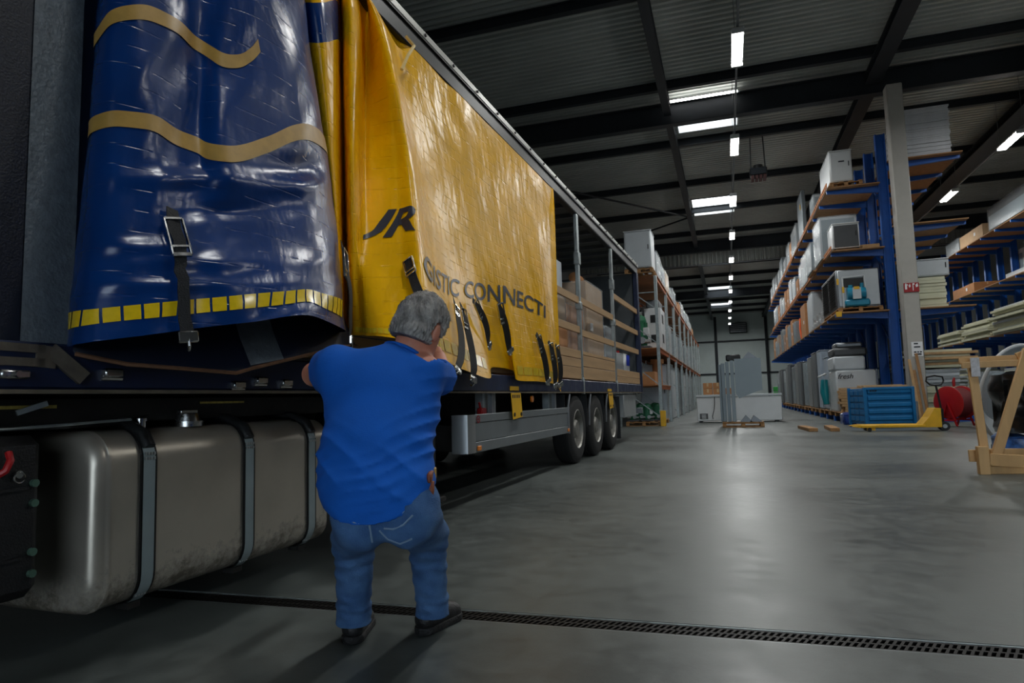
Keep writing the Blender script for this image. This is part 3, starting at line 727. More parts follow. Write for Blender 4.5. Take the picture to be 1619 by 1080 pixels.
# equal spacing by arc length
S_ = np.linspace(0, 10.999, 300); pts = [BLUE_D.at(*crm(tt, np.array([s]))[0]) for s in S_]
arc = [0]
for a, b in zip(pts[:-1], pts[1:]): arc.append(arc[-1]+(b-a).length)
arc = np.array(arc); pos = 0.0
while pos+.055 < arc[-1]:
    tile(BLUE_D, float(np.interp(pos+.004, arc, S_)), float(np.interp(pos+.058, arc, S_)), tt, tb, blue); pos += .064
class YRip(Sheet):
    def at(s, u, v):
        p = Sheet.at(s, u, v)
        A = np.array([[[p.y, p.x, p.z]]]); A = ycrease(A, np.array([u]), np.array([min(v, 6.0)]))
        return Vector((A[0, 0, 1], A[0, 0, 0], A[0, 0, 2]))
YEL_D = YRip(YEL)
yt = np.array([(5.4, 5.70), (6.5, 5.71), (7.4, 5.72), (8.3, 5.715), (8.9, 5.70), (9.5, 5.66), (10.087, 5.64), (11.417, 5.61), (12.225, 5.60), (13.0, 5.62)]); yb = yt+np.array([0, .17])
n_t = 26
for k in range(n_t):
    a = k*8.9/n_t; tile(YEL_D, a+.01, a+8.9/n_t*.9, yt, yb, yel)
y2t = np.array([(16.05, 5.66), (16.9, 5.66), (17.5, 5.66), (17.95, 5.655), (18.6, 5.66)]); y2b = y2t+np.array([0, .17])
for k in range(9):
    tile(YEL_D, k*.43+.01, k*.43+.4, y2t, y2b, yel)

# ---- lettering
def text_mesh(body, shear=0.0, bold=0.0, font_w=1.0, maxlen=.06):
    cu = bpy.data.curves.new('txt', 'FONT'); cu.body = body; cu.size = 1.0; cu.shear = shear; cu.offset = bold; cu.resolution_u = 4
    ob = bpy.data.objects.new('txt', cu); COL.objects.link(ob)
    dg = bpy.context.evaluated_depsgraph_get(); me = bpy.data.meshes.new_from_object(ob.evaluated_get(dg))
    bpy.data.objects.remove(ob); bpy.data.curves.remove(cu)
    bm = bmesh.new(); bm.from_mesh(me); bpy.data.meshes.remove(me)
    bmesh.ops.triangulate(bm, faces=bm.faces)
    for _ in range(4):
        es = [e for e in bm.edges if e.calc_length() > maxlen]
        if not es: break
        bmesh.ops.subdivide_edges(bm, edges=es, cuts=1); bmesh.ops.triangulate(bm, faces=bm.faces)
    vs = [v.co.copy() for v in bm.verts]; bm.verts.index_update(); fs = [tuple(v.index for v in f.verts) for f in bm.faces]
    bm.free(); return vs, fs
def print_on(sheet, body, base, top, parent, name, mats, shear=0, bold=0, d=.006, clip=None):
    vs, fs = text_mesh(body, shear, bold)
    x0 = min(v.x for v in vs); x1 = max(v.x for v in vs); y0 = 0.0; y1 = max(v.y for v in vs)
    if clip: fs = [f for f in fs if (sum(vs[i].x for i in f)/3-x0)/(x1-x0) > clip]; lo = clip
    else: lo = 0
    B = np.array(base); T = np.array(top); n = len(B)-1.001
    def arcp(P):
        ss = np.linspace(0, n, 120); pp = [sheet.at(*crm(P, np.array([s]))[0]) for s in ss]
        a = [0]
        for p, q in zip(pp[:-1], pp[1:]): a.append(a[-1]+(q-p).length)
        return ss, np.array(a)/a[-1]
    sb, ab = arcp(B)
    out = []
    for v in vs:
        s = ((v.x-x0)/(x1-x0)-lo)/(1-lo); s = min(max(s, 0), 1)
        s = float(np.interp(s, ab, sb)); t = v.y/y1
        p = crm(B, np.array([s]))[0]; q = crm(T, np.array([s]))[0]
        out.append(sheet.off(p[0]+(q[0]-p[0])*t, p[1]+(q[1]-p[1])*t, d))
    m = MB(); m.add(out, fs)
    used = sorted({i for f in fs for i in f}); mp = {i: k for k, i in enumerate(used)}
    m.v = [m.v[i] for i in used]; m.f = [tuple(mp[i] for i in f) for f in m.f]
    return m.build(name, mats, parent, fixn=False, angle=80)
tbase = [(9.98, 4.865), (10.963, 4.935), (11.974, 4.879), (12.925, 4.689), (14.566, 4.617), (15.788, 4.562), (16.590, 4.532), (17.24, 4.536), (17.933, 4.55)]
ttop = [(10.06, 4.422), (11.247, 4.544), (12.146, 4.515), (13.107, 4.362), (14.705, 4.27), (15.915, 4.167), (16.678, 4.158), (17.337, 4.186), (18.019, 4.269)]
print_on(YEL_D, 'GISTIC CONNECTI', tbase, ttop, yel, 'lettering', M_PRINT, 0, .012)
print_on(YEL_D, 'UR', [(6.935, 3.981), (8.3, 3.947), (9.249, 3.91), (9.762, 4.011)], [(7.305, 3.637), (8.686, 3.574), (9.468, 3.611), (9.926, 3.672)], yel, 'lettering', M_PRINT, .25, .03, clip=.22)

# ---- buckle straps
def strap(sheet, a, b, parent, w=.045, buckle=.10, over=.0, hook=True, twist=0.0, proud=.012, slack=.0, turn=0.0):
    a = np.array(a); b = np.array(b); n = 14
    rows = []; fr = []
    for i in range(n):
        t = i/(n-1); q = a+(b-a)*t
        p = sheet.at(*q); nn = sheet.normal(*q)
        p2 = sheet.at(*(q+(b-a)*.02)); tg = (p2-p).normalized() if (p2-p).length > 1e-6 else Vector((0, 0, -1))
        sd = nn.cross(tg).normalized()
        if turn: sd = (Matrix.Rotation(turn*min(1, 3*t, 3*(1.15-t)), 3, tg) @ sd)
        if twist: sd = (Matrix.Rotation(twist*math.sin(math.pi*t), 3, tg) @ sd)
        c = p+nn*(proud+slack*math.sin(math.pi*t))
        ww = w*(1-.25*math.sin(math.pi*t*.9)) if twist else w
        rows.append([c-sd*ww/2+nn*.001, c-sd*ww/2+nn*.005, c+sd*ww/2+nn*.005, c+sd*ww/2+nn*.001, c-sd*ww/2+nn*.001]); fr.append((c, tg, sd, nn))
    m = MB(); m.grid(rows, 0)
    def frame(c, tg, sd, nn, L, W, th):
        c = c+nn*.008
        for s in (-1, 1): m.bar(c+sd*s*W/2-tg*L/2, c+sd*s*W/2+tg*L/2, th, th*1.6, .001, 1, up=nn)
        for s in (-1, 0.55, 1): m.bar(c+tg*s*L/2-sd*W/2, c+tg*s*L/2+sd*W/2, th*(2.2 if s == 1 else 1.4), th*1.6, .001, 1, up=nn)
    if buckle:
        c, tg, sd, nn = fr[2]; frame(c+tg*buckle*.2, tg, sd, nn, buckle, w*1.25, w*.14)
    if hook:
        c, tg, sd, nn = fr[-1]; W = w*1.35
        m.box(c+tg*w*.35+nn*.01, (W, w*.8, w*.3), .004, Matrix((sd, tg, nn)).transposed(), 1)
        m.tube([c+tg*w*.4+nn*.012, c+tg*w*1.0+nn*.014, c+tg*w*1.25+nn*.002, c+tg*w*1.0-nn*.012], w*.11, 6, 1)
    return m.build('buckle_strap', [M_WEB, M_CHROME], parent, fixn=True)
TU = .7
strap(BLUE_D, (3.35, 3.75), (3.70, 6.05), blue, .052, .17, twist=.5, proud=.02, slack=.015)
strap(BLUE_D, (6.96, 4.25), (6.98, 6.1), blue, .055, .17, twist=.3, proud=.02, slack=.02)
strap(YEL_D, (9.39, 4.42), (9.72, 5.25), yel, .055, .16, hook=False, proud=.02)
strap(YEL_D, (11.76, 5.0), (11.1, 6.1), yel, .05, .12, slack=.03, proud=.03, turn=TU)
strap(YEL_D, (12.1, 5.0), (11.92, 6.15), yel, .06, .18, slack=.02, proud=.035, turn=TU)
strap(YEL_D, (12.745, 4.78), (13.376, 5.42), yel, .065, .18, slack=.03, proud=.035, turn=TU)
strap(YEL_D, (14.858, 4.636), (14.944, 5.49), yel, .07, .2, slack=.03, proud=.035, turn=TU)
strap(YEL_D, (16.99, 5.04), (17.41, 5.92), yel, .075, .2, slack=.03, proud=.04, turn=TU)
strap(YEL_D, (17.76, 5.09), (18.04, 6.0), yel, .075, .2, slack=.03, proud=.04, turn=TU)
strap(YEL_D, (18.46, 5.1), (19.03, 5.9), yel, .075, .2, slack=.03, proud=.04, turn=TU)
q = MB(); q.tube([(-2.40, 4.34, 3.80), (-2.36, 4.40, 3.74), (-2.35, 4.28, 3.60), (-2.36, 4.20, 3.45)], .014, 6); q.build('edge_rope', mat('pale rope', rgb(214, 190, 130), .7), yel)

# ---- trailer body
def tp(name, mats, fn, parent=trailer, **k):
    m = MB(); fn(m); return m.build(name, mats, parent, **k)
tp('bed_rail', M_NAVYP, lambda m: (m.bb(-2.50, -2.43, Y0T, Y1T-.1, 1.035, 1.205, .008),), angle=30)
tp('rail_lip', mat('dusty lip', rgb(118, 108, 92), .6, .3, var=.3, vscale=6), lambda m: m.bb(-2.47, -2.415, Y0T, Y1T-.1, 1.018, 1.033))
tp('bed_rail', M_NAVYP, lambda m: m.bb(FAR-.02, FAR+.06, Y0T, Y1T-.1, 1.035, 1.205, .008))
for i in range(10):
    x0 = -4.9+i*.24
    tp('deck_plank', mat('dark deck board', rgb(86, 68, 50), .8, var=.25, vscale=4, stretch=(1, .1, 1)), lambda m: m.bb(x0, x0+.232, Y0T, Y1T-.15, 1.14, 1.20, .004))
tp('deck_bearers', M_DIRTY, lambda m: [m.bb(FAR+.06, -2.50, y-.04, y+.04, 1.03, 1.14) for y in np.arange(.8, 15.2, .45)], smooth=False)
for x in (-3.2, -4.2): tp('chassis_beam', M_DIRTY, lambda m: ibeam_y(m, x, 1.0, 15.1, .62, .41, .16))
tp('roof_rail', mat('black rail rubber', rgb(24, 24, 25), .4), lambda m: (m.bb(-2.54, -2.435, Y0T, Y1T, 3.80, 3.955, .012), m.bb(-2.50, -2.42, Y0T, Y1T, 3.955, 3.965)))
rr = tp('roof_rail_cap', mat('aluminium rail', rgb(178, 178, 172), .38, .55, var=.12, vscale=5), lambda m: (m.bb(-2.55, -2.415, Y0T, Y1T, 3.965, 4.03, .01), m.bb(-2.55, -2.43, Y0T, Y1T, 4.03, 4.055, .008)))
b = MB(); b.cyl((-2.415, 0, 0), (-2.402, 0, 0), .014, n=8); bme = b.mesh('bolt', M_BLACKP, (-2.41, 0, 0))
y = 3.6
while y < 15.3:
    link('bolt', bme, (-2.41, y, 4.0), rr); y += .55
tp('roof_rail', M_GREYST, lambda m: m.bb(FAR-.02, FAR+.1, Y0T, Y1T, 3.82, 4.05, .01))
tp('roof_tarp', mat('roof tarpaulin', rgb(92, 96, 96), .6, var=.1, vscale=1.2, stretch=(1, 4, 1)), lambda m: m.bb(FAR+.1, -2.55, Y0T, Y1T, 4.03, 4.04), smooth=False)
for y in np.arange(1.2, 15.2, .62):
    tp('roof_bow', M_GREYST, lambda m: m.bb(FAR+.1, -2.54, y-.03, y+.03, 3.96, 4.025), smooth=False)
tp('far_curtain', mat('far side tarpaulin', rgb(62, 66, 70), .6, var=.15, vscale=1.5), lambda m: m.bb(FAR+.0, FAR+.015, Y0T, Y1T-.1, 1.2, 3.85), smooth=False)
tp('headboard', M_GREYST, lambda m: m.bb(FAR, -2.5, Y0T-.06, Y0T, 1.0, 4.05), smooth=False)
tp('rear_post', M_NAVYP, lambda m: (m.bb(-2.53, -2.42, Y1T-.18, Y1T-.02, 1.0, 3.82, .012),))
tp('rear_post', M_NAVYP, lambda m: (m.bb(FAR, FAR+.11, Y1T-.18, Y1T-.02, 1.0, 3.82, .012),))
M_DOOR = mat('rear door inside', rgb(84, 88, 90), .5, .3, var=.25, vscale=1.6, bump=.2, bscale=8)
for (a, b_) in ((FAR+.11, -3.70), (-3.69, -2.53)):
    d = tp('rear_door', M_DOOR, lambda m: m.bb(a, b_, Y1T-.08, Y1T-.03, 1.2, 3.82, .006))
tp('rear_bumper', M_GREYST, lambda m: m.bb(FAR, -2.45, Y1T-.1, Y1T, .55, .68, .01))
# stanchions and slats
def stanchion(y):
    def f(m):
        m.bb(-2.50, -2.44, y-.045, y+.045, 1.21, 3.80, .008); m.bb(-2.515, -2.425, y-.06, y+.06, 3.0, 3.2, .01); m.bb(-2.515, -2.425, y-.06, y+.06, 2.3, 2.42, .01)
        m.bb(-2.47, -2.425, y-.03, y+.03, 1.0, 1.25, .005)
    tp('stanchion', M_GALV, f)
for y in (9.8, 12.42): stanchion(y)
SL = {0: [(1.23, 1.40), (1.405, 1.53), (1.54, 1.66), (1.93, 2.035), (2.39, 2.495)], 1: [(1.23, 1.42), (1.43, 1.60), (1.61, 1.66), (1.90, 2.0), (2.40, 2.51)], 2: [(1.22, 1.34), (1.345, 1.48), (1.90, 2.01), (2.34, 2.45), (2.84, 2.95)]}
for k, (a, b_) in enumerate(((7.2, 9.76), (9.84, 12.38), (12.46, 15.2))):
    for (z0, z1) in SL[k]:
        tp('side_slat', M_PLY, lambda m: m.bb(-2.49, -2.455, a, b_, z0, z1, .003))
for (a, b_) in ((1.0, 4.4), (4.45, 7.1)):
    for (z0, z1) in ((1.23, 1.40), (1.41, 1.58)): tp('side_slat', M_PLY, lambda m: m.bb(-2.53, -2.50, a, b_, z0, z1, .003))
# wheels
def wheel_meshes():
    t = MB()
    prof = [(.27, -.14), (.40, -.145), (.455, -.13), (.485, -.105), (.495, -.07)]
    for g in (-.06, -.02, .02, .06): prof += [(.495, g-.012), (.482, g-.008), (.482, g+.008), (.495, g+.012)]
    prof += [(.495, .07), (.485, .105), (.455, .13), (.40, .145), (.29, .14), (.28, .12)]
    t.lathe(prof, (0, 0, 0), (1, 0, 0), 48)
    tm = t.mesh('tyre', M_RUBBER, (0, 0, 0), angle=25)
    r = MB()
    r.lathe([(.285, .135), (.275, .142), (.262, .12), (.255, .04), (.225, .0), (.16, .03), (.14, .045), (.135, .10), (.11, .125), (.0, .13)], (0, 0, 0), (1, 0, 0), 40)
    rm = r.mesh('rim', mat('dusty alloy rim', rgb(140, 138, 132), .42, .7, var=.25, vscale=9), (0, 0, 0), angle=25)
    h = MB(); h.cyl((.012, 0, 0), (.024, 0, 0), .024, n=12); hm = h.mesh('hand_hole', M_BLACKP, (0, 0, 0))
    nmb = MB(); nmb.cyl((.03, 0, 0), (.075, 0, 0), .015, n=6); nm = nmb.mesh('wheel_nut', M_CHROME, (0, 0, 0))
    return tm, rm, hm, nm
WM = wheel_meshes()
def wheel(parent, x, y, z=.497, sgn=1, dark=False):
    e = link('wheel', WM[0], (x, y, z), parent)
    r = link('rim', WM[1], (x, y, z), e)
    if sgn > 0 and not dark:
        for k in range(10):
            a = 2*math.pi*k/10
            link('hand_hole', WM[2], (x+.0, y+.205*math.cos(a), z+.205*math.sin(a)), e)
            link('wheel_nut', WM[3], (x, y+.155*math.cos(a+.3), z+.155*math.sin(a+.3)), e)
    if sgn < 0: e.rotation_euler = (0, 0, math.pi); r.location = (0, 0, 0)
    return e
for i, y in enumerate((9.42, 10.68, 11.92)):
    wheel(trailer, -2.585, y); wheel(trailer, -4.80, y, sgn=-1)
    def mg(m):
        pr = []
        for k in range(13):
            a = R(28)+R(124)*k/12; pr.append((y+.585*math.cos(a), .497+.585*math.sin(a)))
        for (p, q_) in zip(pr[:-1], pr[1:]):
            m.add([(-2.75, p[0], p[1]), (-2.43, p[0], p[1]), (-2.43, q_[0], q_[1]), (-2.75, q_[0], q_[1])], [(0, 1, 2, 3)])
            m.add([(-2.43, p[0], p[1]), (-2.43, p[0], p[1]-.05), (-2.43, q_[0], q_[1]-.05), (-2.43, q_[0], q_[1])], [(0, 1, 2, 3)])
    if False: tp('mudguard', M_BLACKP, mg)
    tp('axle', M_DIRTY, lambda m: m.cyl((-2.7, y, .497), (-4.7, y, .497), .075, n=14))
    tp('mudguard_edge', M_GREYST, lambda m: m.tube([(-2.44, y-.60, .52), (-2.44, y-.57, .80), (-2.44, y-.46, 1.0)], .016, 6))
    tp('mudguard', M_BLACKP, lambda m: m.bb(-2.80, -2.47, y-.615, y-.60, .50, 1.0))
# side guard
def guard(m):
    z0, z1 = .47, .82
    m.bb(-2.455, -2.435, 5.62, 8.88, .745, z1, .004); m.bb(-2.455, -2.435, 5.62, 8.88, z0, .565, .004)
    m.bb(-2.462, -2.442, 5.62, 8.88, .57, .74, .003)
tp('side_guard_panel', mat('grey side guard', rgb(128, 134, 136), .42, .5, var=.08, vscale=2), guard)
tp('side_guard_end', M_SILVER, lambda m: m.prism([(-2.436, 5.62), (-2.436, 5.52), (-2.45, 5.47), (-2.50, 5.45), (-2.60, 5.45), (-2.60, 5.47), (-2.51, 5.47), (-2.465, 5.49), (-2.455, 5.53), (-2.455, 5.62)], 2, .47, .82), angle=25)
tp('side_guard_frame', M_GREYST, lambda m: (m.bb(-2.46, -2.43, 8.86, 8.9, .46, .83), m.bb(-2.50, -2.46, 6.1, 6.16, .5, 1.03), m.bb(-2.50, -2.46, 8.3, 8.36, .5, 1.03)))
tp('marker_lamp', M_ORANGE, lambda m: m.bb(-2.434, -2.42, 5.64, 5.72, .485, .53, .004))
tp('marker_lamp', M_ORANGE, lambda m: m.bb(-2.434, -2.42, 8.78, 8.85, .49, .53, .004))
def badge(m):
    for k in range(12):
        a = 2*math.pi*k/12; m.box((-2.431, 5.68+.035*math.cos(a), .775+.03*math.sin(a)), (.003, .014, .012))
    m.box((-2.431, 5.68, .775), (.003, .022, .008)); m.box((-2.431, 5.68, .775), (.003, .008, .02))
tp('badge', mat('red print', rgb(150, 30, 36), .5), badge, smooth=False)
# yellow plates hanging below the bed rail
for (y, w_) in ((6.66, .30), (11.62, .34)):
    p = tp('wheel_chock_plate', M_YEL, lambda m: (m.add([(-2.41, y-w_/2, 1.02), (-2.41, y+w_/2, 1.02), (-2.40, y+w_/2+.02, .76), (-2.40, y-w_/2+.02, .74), (-2.405, y-w_/2, 1.02), (-2.405, y+w_/2, 1.02), (-2.395, y+w_/2+.02, .76), (-2.395, y-w_/2+.02, .74)], [(0, 1, 2, 3), (7, 6, 5, 4), (0, 4, 5, 1), (1, 5, 6, 2), (2, 6, 7, 3), (3, 7, 4, 0)]), m.bb(-2.428, -2.414, y-w_/2+.03, y+w_/2-.03, 1.045, 1.09)), label='yellow plate hanging below the bed rail', smooth=False)
    for dy in (-.09, .12):
        h = MB(); h.cyl((-2.395, y+dy, .79), (-2.388, y+dy, .79), .022, n=10); h.build('hole', M_BLACKP, p)
    for k in range(5):
        h = MB(); h.bb(-2.404, -2.4, y-w_/2+.03+k*w_*.17, y-w_/2+.03+k*w_*.17+.02, .965, 1.0); h.build('print_mark', M_INK, p, smooth=False)
tp('tool_box', mat('pale grey tool box', rgb(150, 154, 154), .45, .3, var=.08), lambda m: m.bb(-2.95, -2.47, 13.2, 14.6, .52, 1.0, .02))
tp('mud_flap', M_BLACKP, lambda m: m.bb(-2.75, -2.45, 12.62, 12.65, .15, .95, .004))
tp('hanger_bracket', M_GALV, lambda m: m.bb(-2.60, -2.52, 6.0, 6.35, .80, 1.03))
tp('hanger_bracket', M_GALV, lambda m: m.bb(-2.60, -2.52, 8.2, 8.45, .8, 1.03))
tp('red_valve', M_RED, lambda m: (m.box((-2.53, 6.0, .84), (.06, .12, .07), .01), m.cyl((-2.53, 5.98, .84), (-2.53, 5.94, .93), .012, n=8)))
tp('reflector', M_ORANGE, lambda m: m.cyl((-2.50, 7.45, .95), (-2.48, 7.45, .95), .04, n=14))
# landing legs
for x in (-2.72, -4.6):
    tp('landing_leg', mat('dusty dark leg', rgb(52, 50, 48), .65, .3, var=.3, vscale=8), lambda m: (m.bb(x-.08, x+.08, 5.05, 5.21, .40, 1.03, .01), m.bb(x-.06, x+.06, 5.07, 5.19, .16, .40, .01), m.bb(x-.14, x+.14, 4.98, 5.28, .08, .13, .01), m.prism([(5.0, .13), (5.26, .13), (5.19, .2), (5.07, .2)], 0, x-.08, x+.08)))
tp('leg_brace', M_DIRTY, lambda m: m.bar((-2.72, 5.13, .5), (-3.2, 5.13, .9), .04, .04))
tp('blue_tag', mat('pale blue tag', rgb(90, 130, 170), .5), lambda m: m.bb(-2.645, -2.635, 5.1, 5.15, .62, .76))
tp('spare_wheel_carrier', M_DIRTY, lambda m: m.lathe([(.1, -.12), (.46, -.13), (.49, -.05), (.49, .05), (.46, .13), (.1, .12)], (-3.2, 6.35, .62), (.15, 0, 1), 28))
# ------------------------------------------------------------------ tractor unit
tractor = truck_thing('tractor_unit', (-3.695, 2.6, 0), 'dark lorry tractor chassis with a steel fuel tank under the trailer front', 'truck')
def dp(name, mats, fn, parent=tractor, **k): return tp(name, mats, fn, parent, **k)
for x in (-3.25, -4.14): dp('chassis_rail', M_DIRTY, lambda m: ibeam_y(m, x, -.5, 5.3, .62, .28, .1))
dp('deck_plate', M_DIRTY, lambda m: m.bb(-4.2, -2.62, .3, 5.2, .905, .93), smooth=False)
dp('side_beam', M_DIRTY, lambda m: (m.bb(-2.63, -2.60, .3, 3.6, .90, 1.0), ))
def rounded_rect(w, h, r, n=7):
    pts = []
    for (cx, cy, a0) in ((w/2-r, h/2-r, 0), (-w/2+r, h/2-r, 90), (-w/2+r, -h/2+r, 180), (w/2-r, -h/2+r, 270)):
        for k in range(n):
            a = R(a0+90*k/(n-1)); pts.append((cx+r*math.cos(a), cy+r*math.sin(a)))
    return pts
def steel_mat():
    m = mat('brushed tank steel', rgb(186, 178, 164), .38, .7, var=.10, vscale=3, rvar=.06)
    nt = m.node_tree; b = nt.nodes['Principled BSDF']; N = nt.nodes.new; Lk = nt.links.new
    tc = N('ShaderNodeTexCoord'); n = N('ShaderNodeTexNoise'); n.inputs['Scale'].default_value = 14; n.inputs['Detail'].default_value = 8; n.inputs['Roughness'].default_value = .75
    Lk(tc.outputs['Object'], n.inputs['Vector'])
    sp = N('ShaderNodeSeparateXYZ'); Lk(tc.outputs['Object'], sp.inputs[0])
    zz = N('ShaderNodeMapRange'); zz.inputs[1].default_value = .32; zz.inputs[2].default_value = .05; zz.inputs[3].default_value = 0; zz.inputs[4].default_value = .35
    Lk(sp.outputs['Z'], zz.inputs[0])
    ad = N('ShaderNodeMath'); ad.operation = 'ADD'; Lk(n.outputs['Fac'], ad.inputs[0]); Lk(zz.outputs[0], ad.inputs[1])
    rp = N('ShaderNodeValToRGB'); rp.color_ramp.elements[0].position = .70; rp.color_ramp.elements[0].color = (0, 0, 0, 1); rp.color_ramp.elements[1].position = .90; rp.color_ramp.elements[1].color = (1, 1, 1, 1)
    Lk(ad.outputs[0], rp.inputs[0])
    old = b.inputs['Base Color'].links[0].from_socket
    mx = N('ShaderNodeMix'); mx.data_type = 'RGBA'; Lk(rp.outputs[0], mx.inputs[0]); Lk(old, mx.inputs[6]); mx.inputs[7].default_value = rgb(92, 84, 72)
    Lk(mx.outputs[2], b.inputs['Base Color'])
    m2 = N('ShaderNodeMath'); m2.operation = 'SUBTRACT'; m2.inputs[0].default_value = .72; Lk(rp.outputs[0], m2.inputs[1])
    Lk(m2.outputs[0], b.inputs['Metallic'])
    return m
M_TANK = steel_mat()
TX, TZ0, TZ1, TY0, TY1 = -2.76, .15, .865, 1.90, 3.38
def tank(m):
    cz = (TZ0+TZ1)/2; w, h = .66, TZ1-TZ0
    secs = [(TY0-.036, .70, .10)]+[(TY0+.03-.062*math.cos(q), .86+.14*math.sin(q), .11) for q in np.linspace(R(4), R(88), 9)]+[(TY0+.032, 1.012, .11), (TY0+.045, 1.012, .11), (TY0+.048, 1.0, .11), (TY1-.05, 1.0, .11), (TY1-.02, .985, .09), (TY1, .93, .07), (TY1+.01, .8, .055)]
    rings = []
    for (y, s, r) in secs:
        rings.append([(TX+p[0]*1.0, y, cz+p[1]) for p in rounded_rect(w*s if s < 1 else w*s, h-(1-s)*w if s < 1 else h*s, r+.02, 9)])
    n = len(rings[0])
    vs = [p for rg in rings for p in rg]
    fs = [(i*n+k, i*n+(k+1) % n, (i+1)*n+(k+1) % n, (i+1)*n+k) for i in range(len(rings)-1) for k in range(n)]
    fs += [tuple(range(n)), tuple(reversed(range((len(rings)-1)*n, len(rings)*n)))]
    m.add(vs, fs)
tk = dp('fuel_tank', M_TANK, tank, label='brushed steel fuel tank with three grey straps', angle=50)
def tstrap(y):
    pts = []
    cz = (TZ0+TZ1)/2
    rr_ = rounded_rect(.66+.012, TZ1-TZ0+.012, .135, 9)
    # go from top inner side over the outer face to the bottom
    path = [p for p in rr_ if p[0] > -.2 or True]
    path = sorted([p for p in rr_ if p[0] > 0], key=lambda p: math.atan2(p[1], p[0]))
    path = [(-.05, -(TZ1-TZ0+.012)/2)] + path + [(-.28, (TZ1-TZ0+.012)/2)]
    def ribbon(m, wd, lift, lo=0, hi=None, mi=0):
        P = path[lo:hi]
        vs = [[(TX+p[0]*(1+lift), y-wd/2, cz+p[1]*(1+lift)), (TX+p[0]*(1+lift), y+wd/2, cz+p[1]*(1+lift))] for p in P]
        m.grid(vs, mi)
    a = MB(); ribbon(a, .085, .004); so = a.build('tank_strap', M_BLACKP, tk, fixn=False)
    b = MB(); ribbon(b, .058, .016, 0, 13); b.build('strap_band', mat('grey green strap steel', rgb(138, 150, 151), .45, .2, var=.08, vscale=6), so, fixn=False)
    rub = MB(); rub.tube([(TX+.335, y, .79), (TX+.30, y, .845), (TX+.20, y, .892), (TX+.0, y, .90)], [.028, .03, .026, .02], 10); rub.build('strap_cushion', M_BLACKP, so)
    for r_ in range(2):
        for k in range(4):
            d = MB(); d.box((TX+.345, y-.022+k*.0145, .765-r_*.02 if True else 0), (.004, .009, .012)); 
            d.build('perforation', M_SILVER, so, smooth=False)
            d = MB(); d.box((TX+.30, y-.022+k*.0145, .205-r_*.02), (.012, .009, .012)); d.build('perforation', M_SILVER, so, smooth=False)
    f = MB(); f.bb(TX+.2, TX+.27, y-.03, y+.03, .125, .15); f.build('strap_foot', M_DIRTY, so, smooth=False)
for y in (2.11, 2.70, 3.20): tstrap(y)
dp('filler_cap', M_CHROME, lambda m: (m.cyl((-2.56, 2.44, .865), (-2.56, 2.44, .89), .07, n=24), m.cyl((-2.56, 2.44, .89), (-2.56, 2.44, .925), .058, .05, n=24), m.bb(-2.575, -2.545, 2.39, 2.49, .925, .945, .004)), tk)
dp('sender_cap', M_CHROME, lambda m: (m.cyl((-2.56, 2.18, .865), (-2.56, 2.18, .90), .022, n=14), m.cyl((-2.56, 2.18, .90), (-2.56, 2.18, .912), .028, n=14)), tk)
dp('fuel_line', M_BLACKP, lambda m: m.tube([(-2.57, 1.0, .90), (-2.57, 1.9, .895), (-2.58, 2.15, .90), (-2.62, 2.3, .93)], .012, 6))
dp('steel_pipe', M_GALV, lambda m: m.tube([(-2.50, .8, .892), (-2.50, 1.6, .894), (-2.52, 2.1, .91)], .006, 6))
bx = dp('battery_box', mat('black box plastic', rgb(16, 17, 19), .5, bump=.25, bscale=140), lambda m: (m.bb(-2.95, -2.44, .75, 1.685, .30, .87, .035), m.bb(-2.436, -2.425, .8, 1.62, .68, .69), m.bb(-2.436, -2.425, .8, 1.62, .44, .45)), label='black battery box beside the tank')
for z in (.70, .63, .46, .385):
    dp('box_bolt', mat('green grey bolt', rgb(96, 128, 112), .4, .6), lambda m: m.cyl((-2.44, 1.645, z), (-2.425, 1.645, z), .014, n=10), bx)
dp('isolator_handle', M_RED, lambda m: m.tube([(-2.42, 1.50, .735), (-2.40, 1.525, .755), (-2.40, 1.54, .79), (-2.42, 1.545, .815)], .012, 8), bx)
dp('key_ring', M_CHROME, lambda m: (m.tube([(-2.42, 1.585+.018*math.cos(a), .725+.018*math.sin(a)) for a in np.linspace(0, 5.8, 14)], .003, 5), m.cyl((-2.435, 1.585, .737), (-2.42, 1.585, .737), .014, n=10)), bx)
dp('marking_tape', mat('worn yellow tape', rgb(150, 132, 60), .7, var=.4, vscale=30), lambda m: (m.bb(-2.598, -2.594, 1.2, 1.83, .965, .978), m.bb(-2.598, -2.594, 1.50, 1.52, .92, .995)), smooth=False)
dp('marking_tape', MATS['worn yellow tape'], lambda m: m.bb(-2.598, -2.594, 2.55, 2.85, .972, .982), smooth=False)
dp('air_hose', M_BLACKP, lambda m: m.tube([(-2.7, 1.9, 1.0), (-2.62, 2.2, .96), (-2.62, 2.6, .97), (-2.7, 3.0, .95), (-2.66, 3.4, .99)], .02, 7))
dp('step_bracket', M_GALV, lambda m: m.bar((-2.60, 1.68, .95), (-2.58, 1.78, .985), .02, .02))
for y in (4.25,):
    wheel(tractor, -2.60, y, dark=True); wheel(tractor, -4.78, y, sgn=-1)
    dp('axle', M_DIRTY, lambda m: m.cyl((-2.7, y, .497), (-4.7, y, .497), .1, n=14))
    dp('wheel_guard', M_BLACKP, lambda m: m.grid([[(-2.85, y+.58*math.cos(a), .49+.58*math.sin(a)), (-2.46, y+.58*math.cos(a), .49+.58*math.sin(a))] for a in np.linspace(R(35), R(150), 12)]), fixn=False)
